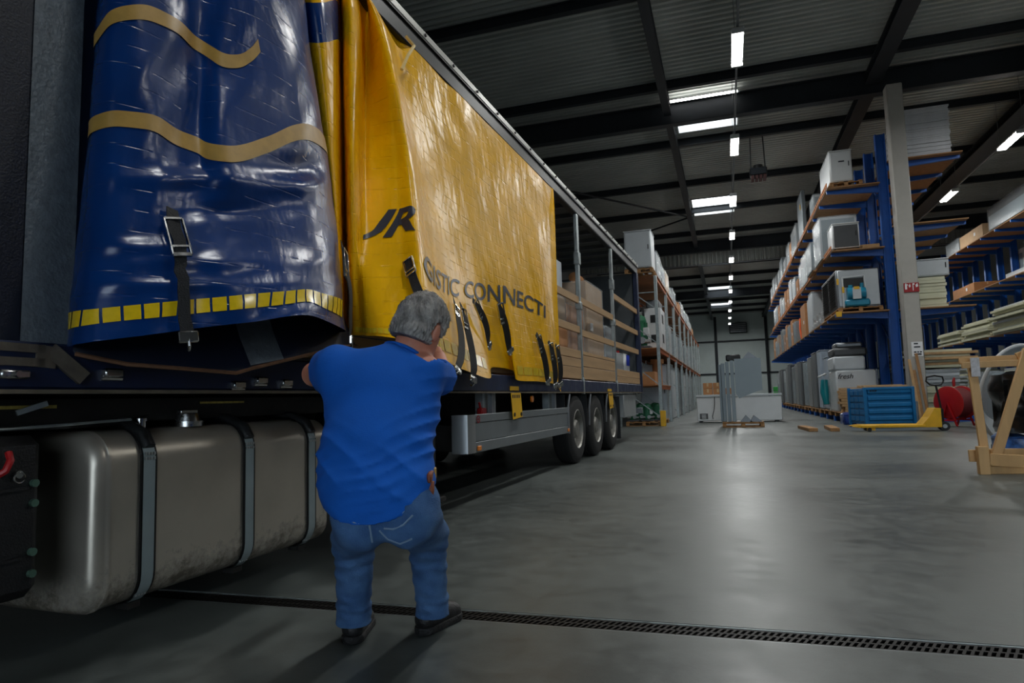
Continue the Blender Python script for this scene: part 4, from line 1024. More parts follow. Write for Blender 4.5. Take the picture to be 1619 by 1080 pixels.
# ------------------------------------------------------------------ load on the trailer
def tbox(name, x0, x1, y0, y1, z0, z1, mats, label, cat, group='goods loaded in the trailer', film=False, band=None, sticker=None):
    t = truck_thing(name, ((x0+x1)/2, (y0+y1)/2, z0), label, cat, group)
    m = MB(); m.bb(x0, x1, y0, y1, z0, z1, .01); m.build('body', mats, t)
    if film:
        f = wrap_mesh(x0-.012, x1+.012, y0-.012, y1+.012, z0, z1+.012); f.build('plastic_film', M_FILM, t, angle=20)
    if sticker:
        s = MB(); s.bb(x1+.016, x1+.019, sticker[0], sticker[0]+.2, sticker[1], sticker[1]+.14); s.build('sticker', M_PAPER, t, smooth=False)
    return t
def wrap_mesh(x0, x1, y0, y1, z0, z1, n=9, amp=.022):
    # crumpled film skin round a box
    m = MB()
    def nz(p, k): return amp*math.sin(p[0]*9.1+k)*math.cos(p[1]*8.3-k*1.7)*math.sin(p[2]*11.7+k*.6+p[0]*4)
    def face(o, a, b, nn):
        P = []
        for i in range(n):
            row = []
            for j in range(n):
                p = Vector(o)+Vector(a)*(i/(n-1))+Vector(b)*(j/(n-1))
                e = min(i, n-1-i, j, n-1-j)
                d = nz(p, 1.3) if e > 0 else 0
                row.append(p+Vector(nn)*(d+(.008 if e > 0 else 0)))
            P.append(row)
        m.grid(P)
    dx, dy, dz = x1-x0, y1-y0, z1-z0
    face((x0, y0, z0), (dx, 0, 0), (0, 0, dz), (0, -1, 0)); face((x0, y1, z0), (dx, 0, 0), (0, 0, dz), (0, 1, 0))
    face((x0, y0, z0), (0, dy, 0), (0, 0, dz), (-1, 0, 0)); face((x1, y0, z0), (0, dy, 0), (0, 0, dz), (1, 0, 0))
    face((x0, y0, z1), (dx, 0, 0), (0, dy, 0), (0, 0, 1))
    return m
tbox('carton', -3.5, -2.62, 8.75, 9.62, 1.21, 2.05, M_CARD, 'brown carton on the trailer deck beside the yellow tarpaulin edge', 'box')
tbox('carton', -3.3, -2.62, 8.8, 9.55, 2.06, 2.45, M_CARD2, 'middle carton of the stack beside the yellow tarpaulin edge', 'box', film=True)
tbox('carton', -3.2, -2.64, 8.95, 9.50, 2.49, 3.0, M_PGREY, 'pale printed carton on top of the stack beside the tarpaulin edge', 'box')
tbox('carton', -3.6, -2.64, 9.72, 10.75, 1.21, 2.4, M_CARD, 'tall brown carton behind the first trailer post', 'box', film=True)
tbox('wrapped_load', -3.7, -2.62, 10.95, 12.2, 1.21, 2.95, M_CARD2, 'large film wrapped cardboard load between the two trailer posts', 'pallet load', film=True, sticker=(11.1, 2.1))
tbox('wrapped_load', -3.7, -2.60, 12.3, 13.2, 1.21, 2.3, M_PGREY, 'clear film wrapped load by the second trailer post', 'pallet load', film=True)
tbox('wrapped_load', -3.6, -2.62, 13.35, 14.1, 1.21, 1.85, M_WHITE, 'low film wrapped load near the trailer rear', 'pallet load', film=True)
m = MB(); m.cyl((-2.9, 11.2, 3.08), (-2.9, 11.6, 3.08), .09, n=18); truck_build(m, 'cardboard_roll', M_CARD, 'small cardboard roll lying on the wrapped trailer load', 'roll', 'goods loaded in the trailer')
def jerry():
    t = truck_thing('jerrycan', (-2.75, 14.55, 1.21), 'white jerrycan with a blue label near the trailer rear', 'canister', 'goods loaded in the trailer')
    m = MB(); m.bb(-3.0, -2.6, 14.3, 14.8, 1.21, 1.9, .06); m.build('body', M_WHITE, t)
    m = MB(); m.bb(-2.598, -2.592, 14.38, 14.72, 1.62, 1.86); m.build('label_panel', mat('vivid blue label', rgb(20, 60, 200), .4), t, smooth=False)
    m = MB(); m.cyl((-2.8, 14.45, 1.9), (-2.8, 14.45, 1.96), .04, n=14); m.build('cap', M_RED, t)
jerry()
# ------------------------------------------------------------------ the man pulling the tarpaulin
class SDF:
    def __init__(s, lo, hi, h):
        s.lo = np.array(lo, float); s.h = h
        s.n = np.ceil((np.array(hi)-s.lo)/h).astype(int)+1
        s.D = np.full(tuple(s.n), 0.5, dtype=np.float32)
        s.ax = [s.lo[i]+h*np.arange(s.n[i]) for i in range(3)]
    def region(s, lo, hi):
        i0 = np.clip(np.floor((np.array(lo)-s.lo)/s.h).astype(int), 0, s.n-1); i1 = np.clip(np.ceil((np.array(hi)-s.lo)/s.h).astype(int)+1, 1, s.n)
        sl = tuple(slice(a, b) for a, b in zip(i0, i1))
        g = np.meshgrid(*[s.ax[i][sl[i]] for i in range(3)], indexing='ij')
        return sl, np.stack(g, -1)
    def smin(s, sl, d, k):
        a = s.D[sl]
        if k <= 0: s.D[sl] = np.minimum(a, d); return
        h = np.clip(.5+.5*(a-d)/k, 0, 1); s.D[sl] = a*(1-h)+d*h-k*h*(1-h)
    def cap(s, a, b, ra, rb=None, k=.03):
        rb = ra if rb is None else rb; a = np.array(a, float); b = np.array(b, float)
        mg = max(ra, rb)+k+.03
        sl, P = s.region(np.minimum(a, b)-mg, np.maximum(a, b)+mg)
        ab = b-a; t = np.clip(((P-a)@ab)/max(ab@ab, 1e-9), 0, 1)
        d = np.linalg.norm(P-a-t[..., None]*ab, axis=-1)-(ra+(rb-ra)*t)
        s.smin(sl, d.astype(np.float32), k)
    def ell(s, c, rad, M=None, k=.03):
        c = np.array(c, float); rad = np.array(rad, float); mg = rad.max()+k+.03
        sl, P = s.region(c-mg, c+mg); q = P-c
        if M is not None: q = q@M           # columns of M: the axes
        k0 = np.linalg.norm(q/rad, axis=-1); k1 = np.linalg.norm(q/rad**2, axis=-1)
        d = k0*(k0-1)/np.maximum(k1, 1e-6)
        s.smin(sl, d.astype(np.float32), k)
    def plane(s, p, n):                     # keep the side the normal points away from
        sl, P = s.region(s.lo, s.lo+s.h*(s.n-1)); n = np.array(n, float); n /= np.linalg.norm(n)
        s.D = np.maximum(s.D, ((P-np.array(p))@n).astype(np.float32))
    def field(s, f):
        sl, P = s.region(s.lo, s.lo+s.h*(s.n-1)); s.D = (s.D+f(P)).astype(np.float32)
    def cut(s, o, k=0): s.D = np.maximum(s.D, -o)
    def mesh(s):
        D = s.D; I = D < 0
        nx, ny, nz = np.array(D.shape)-1
        cs = np.zeros((nx, ny, nz), np.int8)
        offs = [(i, j, k) for i in (0, 1) for j in (0, 1) for k in (0, 1)]
        for (i, j, k) in offs: cs += I[i:i+nx, j:j+ny, k:k+nz]
        act = (cs > 0) & (cs < 8); idx = np.argwhere(act)
        vid = -np.ones((nx, ny, nz), np.int64); vid[act] = np.arange(len(idx))
        acc = np.zeros((len(idx), 3)); cnt = np.zeros(len(idx))
        c = {o: D[idx[:, 0]+o[0], idx[:, 1]+o[1], idx[:, 2]+o[2]] for o in offs}
        for o in offs:
            for a in range(3):
                if o[a] == 0:
                    p = list(o); p[a] = 1; p = tuple(p)
                    d0, d1 = c[o], c[p]; m = (d0 < 0) != (d1 < 0)
                    t = np.where(m, d0/np.where(m, d0-d1, 1), 0)
                    pos = np.tile(np.array(o, float), (len(idx), 1)); pos[:, a] += t
                    acc[m] += pos[m]; cnt[m] += 1
        V = s.lo+s.h*(idx+acc/np.maximum(cnt, 1)[:, None])
        F = []
        for a in range(3):
            b, d = [(1, 2), (2, 0), (0, 1)][a]
            sl0 = [slice(None)]*3; sl1 = [slice(None)]*3; sl0[a] = slice(0, -1); sl1[a] = slice(1, None)
            E0 = I[tuple(sl0)]; E1 = I[tuple(sl1)]; ch = np.argwhere(E0 != E1)
            ok = (ch[:, b] > 0) & (ch[:, d] > 0) & (ch[:, b] < D.shape[b]-1) & (ch[:, d] < D.shape[d]-1); ch = ch[ok]
            def cell(db, dd):
                q = ch.copy(); q[:, b] += db; q[:, d] += dd
                return vid[q[:, 0], q[:, 1], q[:, 2]]
            q = np.stack([cell(-1, -1), cell(0, -1), cell(0, 0), cell(-1, 0)], 1)
            ins = E0[ch[:, 0], ch[:, 1], ch[:, 2]]
            q[~ins] = q[~ins][:, ::-1]; F.append(q)
        F = np.concatenate(F); F = F[(F >= 0).all(1)]
        return V, F
    def build(s, name, mats, parent, smooth_it=1, base=(0, 0, 0), **k):
        V, F = s.mesh()
        for _ in range(smooth_it):
            A = np.zeros_like(V); n = np.zeros(len(V))
            for i in range(4):
                for j in ((i+1) % 4, (i-1) % 4):
                    np.add.at(A, F[:, i], V[F[:, j]]); np.add.at(n, F[:, i], 1)
            V = V*.5+.5*A/np.maximum(n, 1)[:, None]
        m = MB(); m.v = [tuple(v) for v in (V+np.array(base)).tolist()]; m.f = [tuple(f) for f in F.tolist()]; m.m = [0]*len(m.f)
        return m.build(name, mats, parent, fixn=False, angle=180, **k)

PB = (-1.32, 2.44, 0.0)
man = thing('person', PB, 'man seen from behind in a blue t-shirt and jeans, leaning back to pull the tarpaulin', 'person')
V3 = lambda *a: np.array(a, float)
rt, upv, fw = V3(.950, .311, -.028), V3(.054, -.075, .996), V3(-.307, .947, .088)
pelvis = V3(.180, -.391, .600); hipR = V3(.263, -.352, .567); hipL = V3(.107, -.423, .562)
kneeR = V3(.190, -.088, .440); kneeL = V3(-.052, -.212, .443); ankR = V3(.118, .105, .105); ankL = V3(-.150, -.060, .110)
waist = V3(.150, -.371, .768); chest = V3(.141, -.331, .944); shL = V3(-.020, -.378, 1.095); shR = V3(.285, -.274, 1.070)
neck = V3(.190, -.268, 1.125); head = V3(.247, -.228, 1.225)
elbL = V3(-.222, -.220, 1.070); wrL = V3(-.260, .005, 1.110); elbR = V3(.250, -.048, 1.030); wrR = V3(.178, .085, 1.135)
TM = np.stack([rt, fw, upv], 1)
# head axes: turned to the right and bowed
hf = fw*.80+rt*.42-upv*.34; hf /= np.linalg.norm(hf)
hu = upv*.92+rt*.30+fw*.25; hu -= hf*(hu@hf); hu /= np.linalg.norm(hu); hr = np.cross(hf, hu)
HM = np.stack([hr, hf, hu], 1)
def hp(x, y, z): return head+hr*x+hf*y+hu*z

def build_body():
    s = SDF((-.40, -.62, .02), (.46, .30, 1.42), .0075)
    # torso and legs (under the clothes)
    s.ell(chest, (.165, .10, .20), TM, .04); s.ell(waist, (.15, .10, .17), TM, .05); s.ell(pelvis, (.145, .10, .11), TM, .05)
    s.cap(shL+V3(.03, 0, -.01), shR+V3(-.03, 0, -.01), .055, k=.05)
    for h_, k_, a_ in ((hipR, kneeR, ankR), (hipL, kneeL, ankL)):
        s.cap(h_, k_, .072, .05, .04); s.cap(k_, a_, .05, .035, .03)
    s.cap(neck-upv*.05, neck*.45+head*.55, .062, .058, .03)
    # head
    s.ell(head+hu*.012, (.073, .092, .105), HM, .03); s.ell(hp(0, .03, -.06), (.055, .062, .062), HM, .03)
    s.cap(hp(0, .088, .005), hp(0, .108, -.032), .010, .014, .012)           # nose
    s.cap(hp(-.035, .080, .026), hp(.035, .080, .026), .012, .012, .015)     # brow
    s.ell(hp(0, .082, -.098), (.022, .018, .018), HM, .02)                    # chin
    s.cap(hp(-.018, .088, -.062), hp(.018, .088, -.062), .007, .007, .008)   # lips
    for sg in (-1, 1):
        s.ell(hp(sg*.078, -.005, -.012), (.012, .022, .034), HM, .008)
        s.ell(hp(sg*.082, -.012, -.002), (.010, .014, .022), HM, .006)
    # arms
    for sh, el, wr in ((shL, elbL, wrL), (shR, elbR, wrR)):
        s.cap(sh, el, .052, .043, .03); s.cap(el, wr, .045, .029, .02)
    # hands: palm, four fingers curled round the hem, thumb beside
    def hand(wr, el, dirv, side):
        d = dirv/np.linalg.norm(dirv); z = V3(0, 0, 1); nrm = np.cross(d, side); nrm /= np.linalg.norm(nrm); sd = np.cross(nrm, d)
        palm = wr+d*.055
        s.ell(palm, (.043, .052, .020), np.stack([sd, d, nrm], 1), .02)
        for i, L in enumerate((.036, .041, .038, .030)):
            b0 = palm+d*.040+sd*(-.031+.0205*i)
            p1 = b0+d*L*.9-nrm*.010; p2 = p1-nrm*L*.85+d*.004; p3 = p2-d*L*.6-nrm*.006
            s.cap(b0-d*.02, b0, .0095, .0095, .006); s.cap(b0, p1, .0095, .009, .003); s.cap(p1, p2, .009, .0085, .002); s.cap(p2, p3, .0085, .0075, .002)
        t0 = palm-d*.030-sd*.036; t1 = t0+d*.030-sd*.024-nrm*.012; t2 = t1+d*.034-nrm*.022+sd*.008
        s.cap(palm-d*.03, t0, .013, .012, .01); s.cap(t0, t1, .012, .0105, .004); s.cap(t1, t2, .0105, .009, .002)
    hand(wrL, elbL, V3(.10, .25, .06), V3(.9, -.3, .3)); hand(wrR, elbR, V3(-.25, .18, .10), V3(.3, .5, .8))
    skin = mat('skin', rgb(204, 134, 108), .5, var=.12, vscale=14, bump=.06, bscale=90)
    skin.node_tree.nodes['Principled BSDF'].inputs['Subsurface Weight'].default_value = .08
    skin.node_tree.nodes['Principled BSDF'].inputs['Subsurface Radius'].default_value = (.01, .004, .002)
    s.build('body', skin, man, 1, PB)
    for sg in (-1, 1):
        e = MB(); c = hp(sg*.032, .080, .006)+np.array(PB)
        e.lathe([(0.0, -.011), (.006, -.009), (.0105, -.004), (.011, 0), (.0105, .004), (.006, .009), (0, .011)], c, hf, 16); e.build('eye', M_WHITE, man)

def wrinkle(P, amp=1.0):
    x, y, z = P[..., 0], P[..., 1], P[..., 2]
    u = x*.950+y*.311; v = z
    # drag lines sweeping up to the right shoulder and slack folds above the hem
    w1 = np.sin((v*1.0-(u-.1)*.35+.35*(u-.15)**2*6)*62+np.sin(u*11)*1.1)
    w2 = np.sin((v+u*.55)*41+np.sin(v*13)*1.3+1.2)
    w3 = np.sin((v-u*.25)*95+np.sin(u*17+v*5)*1.5)
    m1 = np.clip((u-.02)/.16, 0, 1)*np.clip((1.12-v)/.2, 0, 1)
    m2 = np.clip((.92-v)/.12, 0, 1)
    sh = lambda w: 1-np.sqrt(np.abs(w)+.02)*1.6
    w4 = np.sin((v-(u-.1)*.5)*70+np.sin(u*15+v*9)*1.8)
    k1 = np.clip(.5+1.1*np.sin(u*13+v*7)*np.sin(v*17-u*6+1), 0, 1); k2 = np.clip(.45+1.2*np.sin(u*9-v*11+2)*np.sin(v*8+u*15), 0, 1); k3 = np.clip(.4+1.2*np.sin(u*16+v*5+4)*np.sin(v*12-u*9), 0, 1)
    return amp*(-.009*sh(w1)*m1*k1-.008*sh(w2)*m2*k2-.006*sh(w4)*np.clip((1.0-v)/.25, .1, 1)*k3)

def build_shirt():
    s = SDF((-.30, -.66, .50), (.48, .12, 1.24), .007)
    s.ell(chest+rt*.0-upv*.01, (.195, .130, .215), TM, .05); s.ell(waist-rt*.012-fw*.008, (.203, .145, .20), TM, .06)
    s.ell(V3(.158, -.405, .675), (.197, .158, .125), TM, .06); s.ell(V3(.165, -.40, .58), (.190, .155, .12), TM, .05)
    s.cap(shL+V3(.02, .0, -.02), shR+V3(-.02, 0, -.02), .070, k=.05)
    s.cap(neck-upv*.03-fw*.01, neck-upv*.075, .085, .1, .05)
    eL = shL+(elbL-shL)*.36; eR = shR+(elbR-shR)*.78
    sl = s.D.copy()
    s.cap(shL, eL, .068, .072, .045); s.cap(shL-upv*.04, eL-upv*.045, .06, .06, .05); s.cap(shR, eR, .070, .074, .045)
    # armpit cloth
    s.cap(shL-upv*.09+rt*.03, shL-upv*.16+rt*.05, .07, .08, .05); s.cap(shR-upv*.09-rt*.03, shR-upv*.16-rt*.04, .075, .085, .05)
    # blend in cloth folds
    s.field(lambda P: wrinkle(P).astype(np.float32))
    # cuffs, neckline, hem
    sl_, P = s.region(s.lo, s.lo+s.h*(s.n-1))
    for (sh, el, e) in ((shL, elbL, eL), (shR, elbR, eR)):
        d = (el-sh)/np.linalg.norm(el-sh); dist = (P-e)@d
        near = np.linalg.norm(P-e, axis=-1) < .14
        s.D = np.where(near, np.maximum(s.D, dist), s.D).astype(np.float32)
        # open cuff
        q = P-e; t = q@d; rad = np.linalg.norm(q-t[..., None]*d, axis=-1)
        s.D = np.where(near & (t > -.03), np.maximum(s.D, .058-rad), s.D).astype(np.float32)
    na = (head-neck)/np.linalg.norm(head-neck); q = P-neck; t = q@na; rad = np.linalg.norm(q-t[..., None]*na, axis=-1)
    s.D = np.where((t > -.02), np.maximum(s.D, np.maximum(.070-rad, -9)), s.D).astype(np.float32)
    s.D = np.where((t > .012) & (rad < .15), np.maximum(s.D, (t-.012)), s.D).astype(np.float32)
    # hem: through left, centre and right points of the lower edge
    a, b, c = V3(.02, -.50, .610), V3(.21, -.52, .575), V3(.365, -.34, .660)
    n = np.cross(b-a, c-a); n = n if n[2] < 0 else -n
    s.plane(a, n)
    cloth = mat('blue cotton jersey', rgb(0, 92, 190), .9, var=.06, vscale=8, bump=.12, bscale=240)
    cloth.node_tree.nodes['Principled BSDF'].inputs['Sheen Weight'].default_value = .0
    o = s.build('t_shirt', cloth, man, 1, PB, label='bright blue short sleeved t-shirt')
    c = MB(); pts = [neck+na*.010+(hr*math.cos(a)*.074+np.cross(na, hr)*math.sin(a)*.074) for a in np.linspace(0, 2*math.pi, 28, endpoint=False)]
    c.tube([tuple(p+np.array(PB)) for p in pts], .008, 7, closed=True); c.build('collar', cloth, o)

def build_jeans():
    s = SDF((-.28, -.62, .04), (.46, .24, .80), .007)
    s.ell(pelvis+upv*.03, (.172, .135, .13), TM, .05)
    for hh, sg in ((hipR, 1), (hipL, -1)): s.ell(hh-fw*.055+upv*.0-rt*sg*.008, (.088, .085, .100), TM, .045)
    s.cap(hipR+upv*.005, kneeR, .098, .078, .04); s.cap(kneeR, ankR-upv*.02, .076, .060, .035)
    s.cap(hipL+upv*.005, kneeL, .098, .080, .04); s.cap(kneeL, ankL-upv*.02, .078, .062, .035)
    s.cap(ankR+upv*.05, ankR-upv*.03, .062, .066, .02); s.cap(ankL+upv*.05, ankL-upv*.03, .064, .068, .02)
    def f(P):
        z = P[..., 2]; u = P[..., 0]*.95+P[..., 1]*.311
        w = np.sin(z*120+np.sin(u*30)*1.5)*np.exp(-((z-.36)/.09)**2)+.8*np.sin(z*150+np.sin(u*40))*np.exp(-((z-.15)/.06)**2)
        return (.0032*w+.002*np.sin((z+u*.8)*75)).astype(np.float32)
    s.field(f)
    s.plane(V3(.1, 0, .075), V3(0, 0, -1)); s.plane(V3(.19, -.39, .715), upv)
    denim = mat('blue denim', rgb(78, 116, 162), .9, var=.3, vscale=7, bump=.25, bscale=220, col2=rgb(42, 78, 124))
    o = s.build('jeans', denim, man, 1, PB, label='faded blue jeans')
    st = mat('denim seam', rgb(120, 144, 170), .8)
    def on(px, pts, name, r=.0035):
        # seam lines laid on the seat: march each point out from inside along -fw until the surface
        out = []
        for (a, b_) in pts:
            p = pelvis+rt*a+upv*b_
            for k in range(80):
                q = p-fw*(k*.004); ii = np.round((q-s.lo)/s.h).astype(int)
                if s.D[tuple(np.clip(ii, 0, s.n-1))] > 0: break
            out.append(tuple(q-fw*.0+np.array(PB)))
        m = MB(); m.tube(out, r, 5); m.build(name, st, o)
    on(0, [(-.12, .0), (-.07, -.018), (-.03, -.024), (.03, -.018), (.08, .008), (.115, .035)], 'yoke_seam')
    on(0, [(.02, -.045), (.05, -.046), (.085, -.030), (.115, .0)], 'pocket_seam')
    on(0, [(-.02, .0), (-.022, -.03), (-.02, -.06), (-.018, -.09)], 'seat_seam')
    on(0, [(.005, -.05), (.03, -.085), (.07, -.10), (.11, -.08)], 'pocket_seam')
    b = MB(); c = pelvis+rt*.160+upv*.095-fw*.03+np.array(PB)
    Mx = Matrix([list(x) for x in np.stack([fw, rt, upv], 1)])
    b.box(c-np.array((0, 0, .045)), (.034, .022, .085), .006, Mx, 0); b.box(c+np.array((0, 0, .012)), (.085, .016, .034), .005, Mx, 0)
    b.build('belt_pouch', mat('brown leather', rgb(128, 66, 36), .55, var=.2, vscale=30), man)
    k = MB(); k.box(c+rt*.004+fw*.045+np.array((0, 0, .012)), (.03, .02, .04), .004, Mx); k.build('buckle', M_GOLD, man)

def build_shoes():
    for heel, toe, nm in ((V3(.075, .075, 0), V3(.140, .335, 0), 'R'), (V3(-.150, -.085, 0), V3(-.225, .175, 0), 'L')):
        d = (toe-heel)/np.linalg.norm(toe-heel); sd = np.cross(d, V3(0, 0, 1))
        lo = np.minimum(heel, toe)-.1; hi = np.maximum(heel, toe)+.1; lo[2] = -.01; hi[2] = .17
        s = SDF(lo, hi, .005)
        a = heel+d*.035
        s.cap(a+V3(0, 0, .055), toe-d*.07+V3(0, 0, .042), .040, .038, .02); s.cap(toe-d*.09+V3(0, 0, .040)-sd*.012, toe-d*.045+V3(0, 0, .036), .040, .034, .03)
        s.cap(a+V3(0, 0, .06), a+V3(0, 0, .105)+d*.02, .040, .046, .02); s.cap(a+d*.06+V3(0, 0, .075), toe-d*.11+V3(0, 0, .058), .038, .03, .03)
        s.plane(V3(0, 0, .022), V3(0, 0, -1)); s.plane(a+V3(0, 0, .125), V3(0, 0, 1))
        o = s.build('shoe', mat('black shoe leather', rgb(26, 25, 26), .5, bump=.2, bscale=120), man, 1, PB, label='black laced work shoe')
        t = SDF(lo, hi, .005)
        t.cap(a+V3(0, 0, .018), toe-d*.06+V3(0, 0, .018), .046, .045, .02); t.cap(toe-d*.1-sd*.014+V3(0, 0, .018), toe-d*.05+V3(0, 0, .018), .044, .038, .02)
        t.plane(V3(0, 0, .0005), V3(0, 0, -1)); t.plane(V3(0, 0, .032), V3(0, 0, 1))
        t.build('sole', mat('black rubber sole', rgb(20, 19, 19), .7, bump=.5, bscale=60), o, 0, PB)
        for k in range(4):
            c = a+d*(.085+.027*k)+V3(0, 0, .108-.011*k); m = MB()
            m.tube([tuple(c-sd*.028-V3(0, 0, .012)+PB), tuple(c+PB), tuple(c+sd*.028-V3(0, 0, .012)+d*.01+PB)], .0035, 5); m.build('lace', mat('grey lace', rgb(92, 90, 88), .8), o)

def build_hair():
    s = SDF(head-.19, head+.19, .004)
    s.ell(head+hu*.016-hf*.004, (.092, .112, .122), HM, .02); s.ell(hp(0, -.045, -.04), (.078, .066, .072), HM, .03)
    sl, P = s.region(s.lo, s.lo+s.h*(s.n-1)); q = P-head
    x, y, z = q@hr, q@hf, q@hu
    ang = np.arctan2(y+.03, x)
    ct = np.arctan2(x-.015, y+.035+.15*z)
    tuft = .0035*np.sin(ct*34+5*np.sin(z*34+3*x*10)+4*np.sin(y*40))+.0022*np.sin(ct*71+7*np.sin(z*26+1))+.0025*np.sin(38*x+22*z+6*np.sin(30*y))*np.sin(44*y+17*x+5*np.sin(25*z))+.0015*np.sin(80*z+60*x*np.sin(y*20+1)+20*y)+.002*np.sin(130*x+90*z)*np.sin(110*y)
    s.D = (s.D+tuft).astype(np.float32)
    # hairline: forehead, round the ears, nape
    face = (y-.052)+.25*np.minimum(0, z-.02)*-1.0-.35*np.clip(z-.04, 0, 1)
    s.D = np.maximum(s.D, np.where(z < .085, face, -1)).astype(np.float32)
    nape = (-.062-z)+np.clip(y+.01, 0, 1)*1.05
    s.D = np.maximum(s.D, nape).astype(np.float32)
    ear = .034-np.sqrt((y+.004)**2+((z+.012)*.8)**2); s.D = np.where(np.abs(x) > .06, np.maximum(s.D, ear), s.D).astype(np.float32)
    hair = mat('grey hair', rgb(176, 170, 164), .6, var=.6, vscale=26, col2=rgb(84, 79, 75), bump=.9, bscale=75, stretch=(1, 1, .45))
    s.build('hair', hair, man, 0, PB, label='short tousled grey hair')
build_body(); build_shirt(); build_jeans(); build_shoes(); build_hair()
# ------------------------------------------------------------------ generic goods
def mesh_cache(key, fn, mats, **k):
    if key not in MCACHE:
        m = MB(); fn(m); MCACHE[key] = m.mesh(key, mats, (0, 0, 0), **k)
    return MCACHE[key]
MCACHE = {}
def pallet(x0, x1, y0, y1, z, label, group='wooden pallets', cat='pallet'):
    t = thing('pallet', ((x0+x1)/2, (y0+y1)/2, z), label, cat, group)
    w = (x1-x0); n = max(4, int(w/.2))
    b = MB(); b.bb(-.055, .055, -(y1-y0)/2, (y1-y0)/2, 0, .022, .002); bme = b.mesh('deck_board', M_PALLET, (0, 0, 0))
    for i in range(n):
        link('deck_board', bme, (x0+.06+(w-.12)*i/(n-1), (y0+y1)/2, z+.122), t)
    c = MB(); c.bb(-.05, .05, -.07, .07, 0, .078, .002); cme = c.mesh('block', M_PALLET, (0, 0, 0))
    for i in range(3):
        yy = y0+.07+(y1-y0-.14)*i/2
        for j in range(3): link('block', cme, (x0+.05+(w-.1)*j/2, yy, z+.022), t)
        s = MB(); s.bb(x0, x1, yy-.05, yy+.05, z+.10, z+.122); s.build('stringer', M_PALLET, t, smooth=False)
        s = MB(); s.bb(x0, x1, yy-.05, yy+.05, z, z+.022); s.build('skid', M_PALLET, t, smooth=False)
    return t
def simple(name, cat, label, group, parts):
    """parts: (name, material, fn(mb))"""
    ms = []
    for (nm, mt, fn) in parts:
        m = MB(); fn(m); ms.append((nm, mt, m))
    o0 = ms[0][2].org(); t = thing(name, o0, label, cat, group); r = []
    for (nm, mt, m) in ms: r.append(m.build(nm, mt, t))
    return t
def carton(x0, x1, y0, y1, z0, z1, label, group, mt=None, film=False, face='x-'):
    mt = mt or M_CARD
    t = thing('carton', ((x0+x1)/2, (y0+y1)/2, z0), label, 'box', group)
    m = MB(); m.bb(x0, x1, y0, y1, z0, z1, .008); m.build('body', mt, t)
    cx = (x0+x1)/2
    m = MB(); m.bb(cx-.03, cx+.03, y0-.002, y1+.002, z1-.12, z1+.003); m.build('tape', M_TAPE, t, smooth=False)
    m = MB(); m.bb(x0-.003, x0, y0+(y1-y0)*.3, y0+(y1-y0)*.3+min(.2, (y1-y0)*.4), z0+(z1-z0)*.4, z0+(z1-z0)*.4+.14); m.build('label_sheet', M_PAPER, t, smooth=False)
    if film: wrap_mesh(x0-.012, x1+.012, y0-.012, y1+.012, z0, z1+.015).build('plastic_film', M_FILM, t, angle=20)
    return t
def wrapped(x0, x1, y0, y1, z0, z1, label, group, mt=None, bag=False):
    mt = mt or rnd.choice([M_PGREY, M_MGREY, M_MGREY, M_SILVER, M_GREYST, M_CARD2])
    t = thing('wrapped_appliance', ((x0+x1)/2, (y0+y1)/2, z0), label, 'appliance', group)
    m = MB(); m.bb(x0, x1, y0, y1, z0+.04, z1, .015); m.build('body', mt or M_PGREY, t)
    m = MB()
    for sx in (x0+.08, x1-.08):
        m.bb(sx-.05, sx+.05, y0, y1, z0, z0+.045)
    m.build('runner', M_PALLET, t, smooth=False)
    m = MB(); m.bb(x0-.004, x0, y0+.05, y1-.05, z0+.1, z0+.1+(z1-z0-.1)*.62); m.bb(x0+.05, x1-.05, y0-.004, y0, z0+.1, z1-.08); m.build('door_panel', M_MGREY, t, smooth=False)
    wrap_mesh(x0-.02, x1+.02, y0-.02, y1+.02, z0+.05, z1+.03, 11, .04 if bag else .025).build('plastic_film', M_FILM, t, angle=20)
    return t
def cabinet(x0, x1, y0, y1, z0, z1, label, group, mt=None, dark=None, doorside='y-'):
    t = thing('steel_cabinet', ((x0+x1)/2, (y0+y1)/2, z0), label, 'cabinet', group)
    m = MB(); m.bb(x0, x1, y0, y1, z0+.03, z1, .012); m.build('body', mt or M_PGREY, t)
    m = MB(); m.bb(x0+.03, x1-.03, y0-.018, y0-.001, z0+.06, z1-.04, .006); d = m.build('door', dark or mt or M_PGREY, t)
    m = MB(); m.bb(x0-.012, x0-.001, y0+.03, y1-.03, z0+.06, z1-.04, .004); m.build('side_panel', mt or M_PGREY, t)
    m = MB(); m.bb(x0-.015, x1+.015, y0-.022, y1+.015, z1, z1+.03, .006); m.build('top', mt or M_PGREY, t)
    m = MB(); m.bb(x1-.1, x1-.075, y0-.035, y0-.018, (z0+z1)/2, (z0+z1)/2+.15, .004); m.build('handle', M_BLACKP, d)
    m = MB()
    for sx in (x0+.05, x1-.05):
        f = MB(); f.bb(sx-.03, sx+.03, y0+.04, y1-.04, z0, z0+.03); f.build('foot', M_BLACKP, t, smooth=False)
    return t
def panel_stack(x0, x1, y0, y1, z0, n, th, label, group, mats, jitter=.05, gap=.004, yj=None):
    t = thing('panel_stack', ((x0+x1)/2, (y0+y1)/2, z0), label, 'panels', group)
    bme = {}
    for i in range(n):
        mt = mats[i % len(mats)]
        if mt.name not in bme:
            m = MB(); m.bb(-(x1-x0)/2, (x1-x0)/2, -(y1-y0)/2, (y1-y0)/2, 0, th, .004); bme[mt.name] = m.mesh('panel', mt, (0, 0, 0))
        link('panel', bme[mt.name], ((x0+x1)/2+rnd.uniform(-jitter, jitter), (y0+y1)/2+rnd.uniform(-1, 1)*(yj if yj is not None else jitter), z0+i*(th+gap)), t)
    return t

